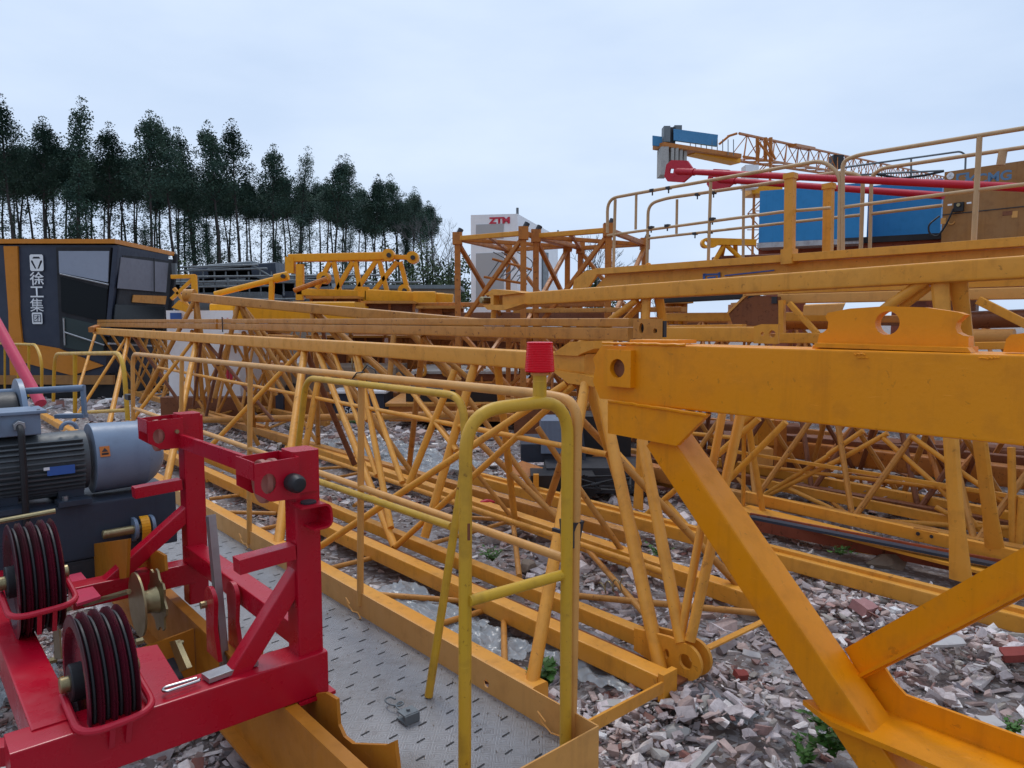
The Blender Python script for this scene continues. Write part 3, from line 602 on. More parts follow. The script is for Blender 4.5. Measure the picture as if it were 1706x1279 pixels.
m = MB(); m.plate(pp_(((818, 492), (832, 482), (868, 485), (882, 488), (845, 492)), s4), LX*.2); m.plate(pp_(((816, 508), (845, 508), (885, 506), (850, 517), (824, 516)), s4), LX*.2); m.plate(pp_(((816, 488), (846, 490), (846, 511), (816, 510)), s4+.09), LX*.02); m.plate(pp_(((822, 488), (827, 488), (827, 511), (822, 511)), s4-.06), LX*.08); pp2 = A.part('pin_plate', m)
A.part('pin', MB().cyl(S(813, 500, s4-.02), LX, .038, .2, 16, .01), M_brass, pp2)
A.tube('tie', [S(823, 515, s4), S(821, 542, s4)], .03)
# --- T5: lower tray, rails and chords behind it
A = Asm('lattice_section', 'low lattice section on the right with square rails and a bolted tag plate', 'lattice section', gp(W(4, 6, 0)), 'lattice sections lying in the yard', M_tan)
def rail(n, x1, y1, x2, y2, z, w_, h_, mat=None, r=.1): A.bar(n, Zp(x1, y1, z), Zp(x2, y2, z), w_, h_, mat, r=r)
rail('rail', 1240, 826, 1720, 933, .22, .05, .09); rail('tray_floor', 1236, 846, 1700, 962, .16, .22, .02, None, 0); 
rail('rail', 1262, 803, 1720, 895, .2, .05, .08)
rail('rail', 1200, 770, 1720, 868, .22, .07, .09); rail('thin_rail', 1180, 745, 1720, 832, .5, .03, .03)
trace(A, 'brace', (6.2, .1, 6.2, 1.5), [(1240, 845, 1409, 760, .021), (1270, 826, 1379, 760, .021), (1380, 776, 1478, 722, .021), (1380, 757, 1437, 718, .021), (1472, 730, 1564, 812, .021), (1564, 812, 1633, 881, .021), (1520, 728, 1700, 857, .021),
      (1152, 722, 1222, 729, .022), (1262, 776, 1706, 829, .017), (1316, 815, 1388, 848, .02), (1486, 869, 1684, 880, .022), (1600, 868, 1560, 845, .02)])
trace(A, 'post', (6.0, .1, 6.0, 1.5), [(1685, 747, 1688, 912, .026), (1704, 830, 1697, 905, .028)])
m = MB(); c = Zp(1545, 889, .235); m.box(c-LX*.035, .16, .012, .085, (AX, LX, Z)); tg_ = A.part('tag_plate', m, M_tanp)
for d in (-.045, .045): A.part('bolt', MB().cyl(c-LX*.045+AX*d, LX, .014, .02, 6), M_dark, tg_)
A = Asm('channel', 'long channel with a slate grey top lying in the gap of the lower right frame', 'steel channel', gp(W(3, 5.4, 0)), None, M_base)
A.bar('flange', Zp(1250, 861, .2), Zp(1680, 945, .2), .07, .02, None, r=0); A.bar('web', Zp(1250, 868, .12)-AX*0, Zp(1680, 952, .12), .02, .14, M_rustred, r=0)
# --- rounded big beams further back on the right
def beam_thing(label, x1, y1, x2, y2, z, w_, h_, mat, name='steel_beam', cat='steel beam', r=.2, grp='steel beams lying behind the lattice sections'):
    a, b = Zp(x1, y1, z), Zp(x2, y2, z); o = MB().bar(a, b, w_, h_, Z, r).build(name, mat); return tag(o, label, cat, grp)
beam_thing('rounded brown-orange beam lying furthest down behind the wide flattened posts', 1280, 742, 1740, 800, .35, .18, .2, M_orange)
beam_thing('worn orange beam just above the bolted tag rail on the right', 1250, 726, 1720, 772, .45, .1, .12, M_rusty)
beam_thing('dusty rust-brown beam under the big ochre gusset behind the lower chord', 975, 765, 1160, 800, .25, .16, .16, M_orange)
def truss(label, a0, a1, s0, s1, z0, z1, n, mat, cr=.05, br=.025, top2=False, group='lattice sections lying in the yard', skew=0):
    A = Asm('lattice_section', label, 'lattice section', gp(W((a0+a1)/2, (s0+s1)/2, 0)), group, mat); sm = (s0+s1)/2
    k = lambda a: skew*(a-a0)
    A.bar('chord', W(a0, s0+k(a0), z0), W(a1, s0+k(a1), z0), cr*2, cr*2); A.bar('chord', W(a0, s1+k(a0), z0), W(a1, s1+k(a1), z0), cr*2, cr*2)
    A.bar('chord', W(a0, sm+k(a0), z1), W(a1, sm+k(a1), z1), cr*2.2, cr*2.2); st = (a1-a0)/n
    for i in range(n):
        b, c, d = a0+i*st, a0+(i+.5)*st, a0+(i+1)*st
        for s_ in (s0, s1):
            A.tube('brace', [W(b, s_+k(b), z0), W(c, sm+k(c), z1)], br, None, 7); A.tube('brace', [W(c, sm+k(c), z1), W(d, s_+k(d), z0)], br, None, 7)
        A.tube('cross_brace', [W(b, s0+k(b), z0), W(d, s1+k(d), z0)], br*.8, None, 6)
    return A
truss('worn lattice section behind the sloping chord on the left', 13, 24, 5.2, 6.4, .15, 1.6, 7, M_tan2)
truss('dusty lattice section tucked between the flat double chord and the white cabinet', 10.5, 19, 4.3, 5.3, .15, 1.5, 8, M_tan2)
truss('tan lattice section seen through the gap between the sloping leg and the flattened posts', -1, 6, 5.9, 6.9, .15, 1.15, 8, M_tan2)
truss('worn orange lattice section beyond the open rubble in the middle distance', 7.5, 16, 8.3, 9.2, .2, 1.45, 9, M_orange)
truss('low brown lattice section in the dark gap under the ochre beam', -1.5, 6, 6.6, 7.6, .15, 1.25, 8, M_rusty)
truss('orange lattice section lying flat across the middle distance behind the concrete weights', 9, 20, 10.6, 11.8, .3, 1.6, 8, M_orange)
truss('rust-brown lattice section just behind the right-hand end of the flat double chord', 1.5, 9, 8.6, 9.8, .2, 1.55, 6, M_orange)
truss('brown lattice section farthest back under the orange mast sections', 4, 15, 12.6, 13.8, .5, 1.75, 8, M_rusty)
truss('orange lattice section low behind the wide flattened posts on the right', -2.5, 3.5, 7.3, 8.5, .2, 1.3, 5, M_orange)
truss('faded lattice section stretching behind the white cabinet on the left', 22, 34, 10, 11.4, .2, 2.0, 8, M_orange)
truss('small-braced lattice section between the orange mast sections and the label beam', 1, 9, 10.8, 12.0, .9, 1.8, 9, M_orange)
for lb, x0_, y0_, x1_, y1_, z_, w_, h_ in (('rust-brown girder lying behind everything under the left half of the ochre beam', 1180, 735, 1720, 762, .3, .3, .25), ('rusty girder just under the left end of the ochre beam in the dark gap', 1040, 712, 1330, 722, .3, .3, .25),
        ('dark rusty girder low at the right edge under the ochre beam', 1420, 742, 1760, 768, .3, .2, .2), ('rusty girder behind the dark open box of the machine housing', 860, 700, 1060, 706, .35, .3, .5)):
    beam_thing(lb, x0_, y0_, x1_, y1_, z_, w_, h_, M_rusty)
for lb, x0_, y0_, x1_, y1_, s_, h_, m_ in (('thin orange beam crossing behind the foot of the orange mast sections, upper one', 690, 508, 1010, 506, 8.3, .09, M_orange), ('thin rust-brown beam crossing behind the foot of the orange mast sections, lower one', 640, 526, 1060, 525, 8.0, .12, M_rusty),
        ('worn tan beam just above the flat double chord, right of the pinned chord end', 860, 518, 1140, 515, 7.2, .06, M_tan2)):
    tag(MB().bar(S(x0_, y0_, s_), S(x1_, y1_, s_), .12, h_).build('steel_beam', m_), lb, 'steel beam', 'steel beams lying behind the lattice sections')
# double chord members level with the flat chord, right of its end plate
A = Asm('boom_link', 'straight tan link with a two-hole clevis end lying on top of the ochre beam', 'link', gp(W(3, 4.9, 0)), None, M_tan)
A.bar('bar', S(1085, 556, 4.9), S(1268, 557, 4.9), .1, .115); A.bar('top_strip', S(1085, 545, 5.0), S(1240, 543, 5.0), .06, .03)
m = MB(); c = S(1276, 556, 4.84); hole_plate(m, c, AX, Z, ((.09, .055), (.03, .07), (-.10, .07), (-.10, -.07), (.09, -.07)), ((.02, -.0, .014), (-.055, .0, .026)), LX*.025); A.part('clevis', m)
tag(MB().bar(S(1300, 498, 6.2), S(1760, 487, 6.2), .1, .085).build('steel_beam', M_tanp), 'slim pale beam seen just under the right-hand top chord', 'steel beam', 'steel beams lying behind the lattice sections')
tag(MB().bar(S(1100, 528, 6.6), S(1420, 527, 6.6), .1, .09).build('steel_beam', M_tan), 'slim tan beam above the two-hole clevis link', 'steel beam', 'steel beams lying behind the lattice sections')
tag(MB().bar(S(1095, 500, 6.4), S(1262, 491, 6.4), .1, .07).build('steel_beam', M_black), 'black strip lying under the right-hand top chord', 'steel strip')
A = Asm('hopper_plate', 'brown trapezoid folded plate with a tan edge left of the upright brace on the right', 'steel plate', gp(W(2, 6, 0)), None, M_rusty)
f6 = lambda x, y: S(x, y, 6.0)
A.part('plate', MB().plate([f6(1216, 524), f6(1240, 500), f6(1262, 492), f6(1300, 494), f6(1300, 545), f6(1222, 540)], LX*.03))
A.bar('edge', f6(1214, 522), f6(1245, 491), .05, .02, M_tanp, r=0); A.bar('edge', f6(1240, 491), f6(1300, 488), .05, .02, M_tanp, r=0)
A.bar('upright', f6(1303, 500), f6(1303, 558), .05, .05, M_tan); A.bar('brace', f6(1315, 505), f6(1362, 556), .045, .045, M_tan); A.part('clamp', MB().box(f6(1292, 500), .05, .05, .06, (AX, LX, Z)), M_dark)
A.bar('foot_beam', f6(1300, 563), f6(1368, 563), .06, .09, M_tan)
tag(MB().tube([S(1310, 540, 7), S(1386, 538, 7)], .06, 14).build('pipe', M_orange), 'thick brown pipe end between the trapezoid plate and the lifting plate', 'pipe')
tag(MB().tube([S(1616, 533, 6.6), S(1760, 528, 6.6)], .07, 14).build('pipe', M_rusty), 'thick rust-brown pipe behind the right end of the lifting plate', 'pipe')
tag(MB().tube([S(1616, 560, 6.3), S(1690, 560, 6.3)], .055, 14).build('pipe', M_tanp), 'pale pipe with a capped end right of the lifting plate', 'pipe')
tag(MB().bar(S(1630, 500, 6.1), S(1720, 545, 6.1), .05, .06).build('steel_strut', M_tan), 'flat tan strut sloping down to the right edge above the ochre beam', 'strut')
tag(MB().plate([f6(1340, 508), f6(1408, 505), f6(1400, 524), f6(1338, 524)], LX*.02+Z*.01).build('steel_plate', M_tanp), 'tilted cream plate showing left of the lifting plate hole', 'steel plate')
tag(MB().bar(S(1620, 576, 5.6), S(1700, 575, 5.6), .1, .05).build('steel_beam', M_tan), 'short tan beam end between the lifting plate and the right edge', 'steel beam', 'steel beams lying behind the lattice sections')
# ------------------------------------------------------------------ ochre frame on the right, nearest thing on that side
A = Asm('crane_boom', 'heavy glossy ochre welded frame in the right foreground with a sloping leg', 'crane boom', gp(W(.8, 2.7, 0)), None, M_ochre)
s0 = 2.58; Wd = .22
def f(x, y): return S(x, y, s0)
def fb(x, y): return S(x, y, s0)+LX*Wd
tp0, tp1 = f(1002, 570), f(1780, 595); bt0, bt1 = f(1002, 667), f(1780, 753)
def body(a, b, c, d, m, bev=.012):                                                   # box from a front face quad
    m.plate([a, b, c, d], LX*.02)
m = MB(); zt = (tp0.z+tp1.z)/2; zb = (bt0.z+bt1.z)/2; cA = (tp0+bt0)/2; 
aL, aR = tp0.dot(AX), tp1.dot(AX)-.9
m.bar(W(aL-.15, s0+Wd/2, (zt+zb)/2), W(aR, s0+Wd/2, (zt+zb)/2), Wd, zt-zb, Z, .045); bm_ = A.part('beam', m)
tagz = (zt+zb)/2
# nose plates at the left end
m = MB()
for ds in (.015, Wd-.015):
    c = W(aL, s0+ds, tagz); h = (zt-zb)/2
    m.plate([c+AX*x+Z*y for x, y in ((-.25, h-.012), (.0, h-.012), (.055, h*.45), (.04, .02), (.055, -h*.35), (.01, -h+.01), (-.25, -h+.01))], LX*.024)
A.part('nose_plate', m, par=bm_)
m = MB(); c = f(1034, 613)-LX*.016; hs = .085
m.plate([c+AX*x+Z*y for x, y in ((-hs, -hs), (-hs, hs), (hs*.72, hs), (hs*.9, hs*.7), (hs*.9, -hs*.9), (hs*.8, -hs))], LX*.032, [circ(c-AX*.006, .044, AX, Z, 28)])
m.cyl(c-AX*.006+LX*.014, LX, .043, .004, 28, 0, 1)  # brown disc painted in for the dark of the open hole
A.part('pin_boss', m, [M_ochre, M_rusty], bm_)
g = [f(1016, 666), f(1182, 690), f(1130, 742), f(1016, 721)]
m = MB(); m.plate(g, LX*.03); A.part('gusset', m)
m = MB(); r = random.Random(3); pts_w = [f(1018+i*8.2, 667+i*1.2)-LX*(.016+.002*r.random())+Z*.0008*r.gauss(0, 1) for i in range(21)]; m.tube(pts_w, .008, 6); A.part('weld_bead', m, par=bm_); m = MB()
pts_w = [f(1004+i*6, 571+i*.15)-LX*.002+Z*(.0008*r.gauss(0, 1)) for i in range(24)]; m.tube(pts_w, .006, 6); A.part('weld_bead', m, par=bm_)
# sloping leg
la, lb = S(1120, 740, s0+.1), S(1500, 1300, s0+.1)
d_ = (lb-la).normalized(); A.bar('leg', la-d_*.05, lb+d_*.12, .17, .14, None, up=(Z+AX*.35), r=.09)
# slanting brace: flat channel
ba, bb = S(1424, 1105, s0+.2), S(1760, 925, s0+.02); bb = ba+(bb-ba)*1.5
A.bar('brace', ba, bb, .02, .12, None, up=Z, r=0); A.bar('brace_flange', ba-Z*.065, bb-Z*.065, .06, .012, None, r=0)
# folded foot: channel with upstanding web
sf = s0+.22
def ff(x, y): return S(x, y, sf)
zf = ff(1706, 1237).z
m = MB(); e0, e1 = ff(1470, 1120), ff(1800, 1262)
zb_ = max(.1, ff(1706, 1275).z)
poly = [ff(1440, 1108), ff(1474, 1110), ff(1490, 1135), ff(1510, 1157), ff(1800, 1262), ff(2000, 1332)]
low = [Vector((q.x, q.y, zb_)) for q in (poly[-1], poly[0])]
m.plate(poly+low, LX*.014); A.part('foot_web', m)
m = MB(); a_, b_ = S(1345, 1188, s0+.05), ff(2000, 1332); q0, q1 = W(a_.dot(AX), s0+.02, zb_), W(b_.dot(AX), s0+.02, zb_)
m.plate([W(a_.dot(AX)+.02, s0+.05, zb_), W(a_.dot(AX)-.12, s0-.02, zb_), W(b_.dot(AX), s0-.02, zb_), W(b_.dot(AX), sf, zb_), W(a_.dot(AX)-.1, sf, zb_)], Z*.02); A.part('foot_plate', m)
# top lifting plate and its pad
h = S(1483, 538, s0+.1); m = MB(); 
out = [S(x, y, s0+.1) for x, y in ((1366, 575), (1370, 556), (1377, 553), (1384, 547), (1385, 536), (1380, 528), (1384, 521), (1420, 514), (1480, 510), (1545, 512), (1600, 520), (1612, 524), (1606, 530), (1598, 537), (1596, 546), (1600, 554), (1610, 559), (1618, 560), (1618, 578))]
m.plate(out, LX*.05, [circ(h, .041, AX, Z, 32)]); A.part('lifting_plate', m)
m = MB(); m.plate([S(1362, 571, s0+.04), S(1362, 578, s0+.04), S(1622, 587, s0+.04), S(1616, 579, s0+.04)], LX*.05); m.bar(S(1366, 578, s0+.1), S(1620, 582, s0+.1), .12, .018, r=.2); A.part('pad', m)
A.part('top_pad', MB().bar(S(1065, 568, s0+.1), S(1145, 569, s0+.1), .14, .016, r=.2))
m = MB(); m.plate([S(x, y, s0+.1) for x, y in ((1675, 586), (1680, 565), (1688, 557), (1730, 552), (1800, 556), (1800, 590))], LX*.05); A.part('lifting_plate', m)
r = random.Random(8); m = MB()
for cx_, cy_ in ((1432, 590), (1437, 596), (1640, 597), (1656, 596), (1092, 680), (1050, 592)):
    m.tube([f(cx_+i*3-9, cy_+r.uniform(-1.2, 1.2))-LX*.001 for i in range(7)], .0028, 5)
A.part('paint_run', m, par=bm_)
# ------------------------------------------------------------------ metal walkway with kick plate and railings
zfl = .28; sW = 1.75
A = Asm('walkway', 'grey perforated tread-plate walkway with a tan kick plate along its right side', 'walkway', gp(W(5, 1.35, 0)), None, M_tanp)
def tread_mat():
    m = bpy.data.materials.new('tread_plate'); m.use_nodes = True; t = m.node_tree; b = t.nodes['Principled BSDF']; co = _n2(t, 'TexCoord').outputs['Object']
    mp_ = _n2(t, 'Mapping'); mp_.inputs['Rotation'].default_value = (0, 0, -math.atan2(AX.y, AX.x)); t.links.new(co, mp_.inputs[0])
    ck = _n2(t, 'TexChecker'); ck.inputs['Scale'].default_value = 26; t.links.new(mp_.outputs[0], ck.inputs['Vector'])
    hs = []
    for dr in ('X', 'Y'):
        m2 = _n2(t, 'Mapping'); m2.inputs['Rotation'].default_value = (0, 0, RAD(45)); t.links.new(mp_.outputs[0], m2.inputs[0])
        wv = _n2(t, 'TexWave'); wv.bands_direction = dr; wv.inputs['Scale'].default_value = 30; wv.inputs['Distortion'].default_value = .6; t.links.new(m2.outputs[0], wv.inputs['Vector']); hs.append(ramp(t, wv.outputs['Fac'], .55, .9))
    hh = mixc(t, ck.outputs['Fac'], hs[0], hs[1]); n1 = noise_(t, co, 2.2, 5); n2 = noise_(t, co, 40, 5, .7)
    c = mixc(t, ramp(t, n1, .35, .7), (.27, .265, .27), (.37, .36, .365)); c = mixc(t, ramp(t, noise_(t, co, 5, 7, .65), .52, .72, 0, .7), c, (.17, .14, .12)); c = mixc(t, ramp(t, n2, .5, .8, 0, .5), c, (.16, .15, .15))
    c = mixc(t, mixc(t, .3, (0, 0, 0), hh), c, (.5, .5, .52)); t.links.new(c, b.inputs['Base Color'])
    b.inputs['Metallic'].default_value = .45; b.inputs['Roughness'].default_value = .48
    bp = _n2(t, 'Bump'); bp.inputs['Strength'].default_value = 1; bp.inputs['Distance'].default_value = .005; t.links.new(hh, bp.inputs['Height']); t.links.new(bp.outputs[0], b.inputs['Normal']); return m
M_tread = tread_mat()
m = MB(); aN = apx(985, sW)-.0; endp = Zp(985, 1213, zfl+.12); aN = endp.dot(AX); aF = 9.5; sN = .98
# solid floor sheet; black faces imitate the dark inside the slots
m.box(W((aN+aF)/2, (sW+sN)/2, zfl-.008), aF-aN, sW-sN, .01, (AX, LX, Z)); r = random.Random(2)
k = 0; a = aN+.06
while a < 6.5:
    for j in range(6):
        s_ = sN+.07+j*.125+(.06 if k % 2 else 0)
        if s_ > sW-.05: continue
        c = W(a, s_, zfl-.0015); q = (LX+AX*.12).normalized(); nn = Z.cross(q); m.add([c+q*.017+nn*.0035, c+q*.0205, c+q*.017-nn*.0035, c-q*.017-nn*.0035, c-q*.0205, c-q*.017+nn*.0035], [(0, 1, 2, 3, 4, 5)], 1)
    k += 1; a += .085
A.part('floor', m, [M_tread, M_black])
m = MB(); zk = zfl+.058
m.plate([W(aN, sW, zfl-.02), W(aF, sW, zfl-.02), W(aF, sW, zfl+.115), W(aN, sW, zfl+.115)], LX*.006, [circ(S(811, 1138, sW), .017, AX, Z, 16)])
m.plate([W(aN, sW, zfl-.05), W(aN, sN+.1, zfl-.05), W(aN, sN+.1, zfl+.115), W(aN, sW, zfl+.115)], AX*.006); A.part('kick_plate', m)
A.bar('under_beam', W(aN+.05, sW-.05, zfl-.11), W(aF, sW-.05, zfl-.11), .05, .18, M_tan); A.bar('under_beam', W(aN+.5, sN+.05, zfl-.11), W(aF, sN+.05, zfl-.11), .05, .18, M_tan)
B = Asm('railing', 'tan tube railing along the walkway, running from the hinge clamp to the tall arched gate', 'railing', gp(W(5, sW, zfl)), None, M_tanp)
R_ = lambda x, y: S(x, y, sW)
top = fillet([R_(222, 700), R_(221, 589), R_(900, 656)-AX*0, R_(962, 668), R_(952, 1226)], .12, 6)
B.tube('top_rail', top, .0185)
B.tube('mid_rail', [R_(224, 680), R_(952, 934)], .0165)
for x0, y0, y1 in ((602, 632, 1008), (417, 610, 905), (303, 598, 770)): B.tube('post', [R_(x0, y0), R_(x0-2, y1)], .0165)
for (x, y) in ((600, 1018), (935, 1220), (415, 905)):
    c = R_(x, y)-LX*.03; o_ = MB().tube([c+AX*.05+Z*.03, c+AX*.09+Z*.05, c+AX*.07+Z*.02, c+AX*.02, c-AX*.03+Z*.01, c-AX*.06-Z*.01, c-AX*.02-Z*.03], .0028, 6); B.part('wire_pin', o_, M_tanp)
B.part('latch', MB().box(R_(954, 890)-LX*.01, .045, .05, .08, (AX, LX, Z)).plate([R_(940, 862), R_(965, 870), R_(958, 905), R_(944, 910)], LX*.05).box(R_(930, 884), .05, .012, .012, (AX, LX, Z)), M_dark)
B.part('hinge_clamp', MB().box(R_(217, 661)-LX*.01, .13, .05, .05, (AX, LX, Z)), M_dark)
m = MB(); c = R_(602, 631)
m.tube([c+AX*.05-LX*.02, c-LX*.025+Z*.03, c-AX*.03+LX*.0+Z*.035, c-AX*.02+LX*.02-Z*.02, c+AX*.01-LX*.02-Z*.04, c+AX*.02+LX*.02, c+Z*.03, c-AX*.06+Z*.07, c-AX*.13+Z*.05, c-AX*.17-Z*.02], .0035, 6)
tag(m.build('tie_wire', M_black), 'twisted dark tie wire binding the lemon gate to the top rail', 'wire')
rg = random.Random(4); m = MB()
for _ in range(260):
    c = W(aN+.05+rg.random()**1.3*4, rg.choice((rg.uniform(sN+.03, sW-.02), sW-.02-.08*rg.random()**2)), zfl-.001); s_ = rg.uniform(.002, .007); q = [c+Vector((rg.uniform(-s_, s_), rg.uniform(-s_, s_), 0)) for _ in range(4)]
    m.add(q+[c+Z*s_], [(0, 1, 4), (1, 2, 4), (2, 3, 4), (3, 0, 4)])
tag(m.build('grit', M_mudconc, sharp=180), 'loose grit and crumbs scattered on the walkway plate', 'grit', kind='stuff')
# gate leaning on the railing
G = Asm('gate', 'lemon yellow tube gate wired to the top rail, its right leg slanting to the floor', 'gate', gp(S(650, 900, sW-.06)), 'lemon yellow tube gates on the walkway', M_lemon)
q_ = lambda x, y, d=.05: S(x, y, sW-d)
gf_ = G.tube('frame', fillet([q_(494, 770, .04), q_(510, 629, .04), q_(772, 660, .04), q_(776, 760, .05), q_(714, 1160, .2)], .1, 7), .0165)
G.tube('mid_rail', [q_(505, 793, .045), q_(752, 877, .07)], .0165)
G.part('slot', MB().plate([q_(761, 812, .085), q_(764, 812, .085), q_(763, 832, .085), q_(760, 832, .085)], LX*.002), M_rusty, gf_)
G = Asm('gate', 'tall arched lemon yellow tube gate carrying the red beacon', 'gate', gp(S(850, 1279, 1.5)), 'lemon yellow tube gates on the walkway', M_lemon)
l0, l1 = 1.33, 1.71
gf_ = G.tube('frame', fillet([S(774, 1330, l0), S(776, 686, l0), S(946, 664, l1), S(942, 1242, l1)], .13, 8), .021)
G.tube('mid_rail', [S(782, 1001, l0), S(942, 956, l1)], .018)
G.part('slot', MB().plate([S(779, 872, l0-.021), S(783, 872, l0-.021), S(783, 900, l0-.021), S(779, 900, l0-.021)], LX*.002), M_rusty, gf_)
apx_ = lambda: None
bc = S(899, 672, 1.61)
G2 = Asm('beacon', 'red ribbed plastic warning beacon on a short lemon stem on top of the arched gate', 'beacon', bc, None, M_lemon)
G2.tube('stem', [bc, bc+Z*.098], .023); G2.part('collar', MB().cyl(bc+Z*.098, Z, .03, .012, 24, .003), M_tanp)
pr = [(.104, .001), (.104, .047)]; n_ = 17
for i in range(n_): z_ = .106+i*.0054; rr = .0485-.0004*i; pr += [(z_, rr), (z_+.0027, rr+.0007)]
pr += [(.199, .043), (.201, .038), (.202, .001)]
M_lens = bpy.data.materials.new('red_lens'); M_lens.use_nodes = True; _b = M_lens.node_tree.nodes['Principled BSDF']
_b.inputs['Base Color'].default_value = (.68, .003, .014, 1); _b.inputs['Roughness'].default_value = .25; _b.inputs['Specular IOR Level'].default_value = .2; _b.inputs['Subsurface Weight'].default_value = .1; _b.inputs['Subsurface Radius'].default_value = (.03, .004, .004)
G2.part('lens', MB().lathe(bc, Z, pr, 40), M_lens)
# gate clip lying on the floor
c = Zp(680, 1190, zfl+.02)
K = Asm('rope_clip', 'small worn steel block with a twisted wire hook lying on the walkway floor', 'metal clip', Zp(680, 1190, zfl), None, M_galv)
R2 = Matrix.Rotation(.7, 3, 'Z'); ex, ey = R2 @ Vector((1, 0, 0)), R2 @ Vector((0, 1, 0))
K.part('block', MB().box(c+Z*.012, .062, .05, .006, (ex, ey, Z)).box(c-ey*.028-Z*.004, .062, .006, .034, (ex, ey, Z)).box(c-Z*.014, .066, .056, .006, (ex, ey, Z)).cyl(c+Z*.018, Z, .007, .01, 8))
K.part('hook', MB().tube(fillet([c+ey*.03, c+ey*.06+ex*-.01, c+ey*.09+ex*.0, c+ey*.10+ex*.03, c+ey*.075+ex*.03, c+ey*.07+ex*.005, c+ey*.11-ex*.02, c+ey*.15-ex*.015, c+ey*.155+ex*.015, c+ey*.125+ex*.02], .02, 3), .0034, 8), M_galv)
# loop railings at the far end of the walkway
for lab, pts_, mid, s_ in (('tan loop railing at the left edge below the navy cab', [(-30, 571), (60, 574), (70, 600), (69, 668)], (), 1.9),
        ('lemon loop railing joined by the hinge clamp to the walkway railing', [(89, 668), (91, 589), (205, 588), (213, 700)], (125,), 1.85)):
    B = Asm('railing', lab, 'railing', gp(S(pts_[0][0], 700, s_)), None, M_lemon); B.tube('top_rail', fillet([S(x, y, s_) for x, y in pts_], .3, 6), .023)
    for x in mid: B.tube('post', [S(x, 589, s_), S(x, 690, s_)], .025)
    if mid: B.tube('mid_rail', [S(135, 687, s_), S(212, 683, s_)], .02)
    else: 
        for x in (8, 30, 48): B.tube('post', [S(x, 573, s_), S(x, 660, s_)], .02)
tag(MB().tube([P(-10, 530, 6.5), P(68, 672, 6.0)], .045, 14).build('tie_rod', M_pink), 'pinkish red rod leaning down at the left edge in front of the navy cab', 'rod')
# ------------------------------------------------------------------ counter-jib beam under the winch frame
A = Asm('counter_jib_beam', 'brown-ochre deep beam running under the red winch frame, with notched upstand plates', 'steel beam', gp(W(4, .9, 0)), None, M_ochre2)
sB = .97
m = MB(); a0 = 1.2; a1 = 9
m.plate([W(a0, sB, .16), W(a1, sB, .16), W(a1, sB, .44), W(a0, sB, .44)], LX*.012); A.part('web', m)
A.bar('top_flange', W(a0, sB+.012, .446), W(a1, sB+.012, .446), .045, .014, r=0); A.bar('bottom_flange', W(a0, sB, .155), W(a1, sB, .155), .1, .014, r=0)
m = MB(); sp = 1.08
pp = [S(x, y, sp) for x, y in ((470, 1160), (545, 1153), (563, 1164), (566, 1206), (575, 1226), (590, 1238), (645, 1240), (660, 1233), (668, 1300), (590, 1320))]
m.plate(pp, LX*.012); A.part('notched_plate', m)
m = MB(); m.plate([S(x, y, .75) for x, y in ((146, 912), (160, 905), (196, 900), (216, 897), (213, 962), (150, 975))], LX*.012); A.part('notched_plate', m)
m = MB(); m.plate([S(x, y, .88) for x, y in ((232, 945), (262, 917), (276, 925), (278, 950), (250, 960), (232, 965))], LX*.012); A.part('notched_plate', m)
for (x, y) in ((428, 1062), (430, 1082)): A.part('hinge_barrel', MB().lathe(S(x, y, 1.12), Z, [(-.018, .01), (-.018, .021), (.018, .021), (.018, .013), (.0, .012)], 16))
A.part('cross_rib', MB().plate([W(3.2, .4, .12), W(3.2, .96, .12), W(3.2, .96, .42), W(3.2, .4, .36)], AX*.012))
A.part('cross_rib', MB().plate([W(2.85, .98, .16), W(2.85, 1.1, .2), W(2.85, 1.1, .42), W(2.85, .98, .44)], AX*.012))
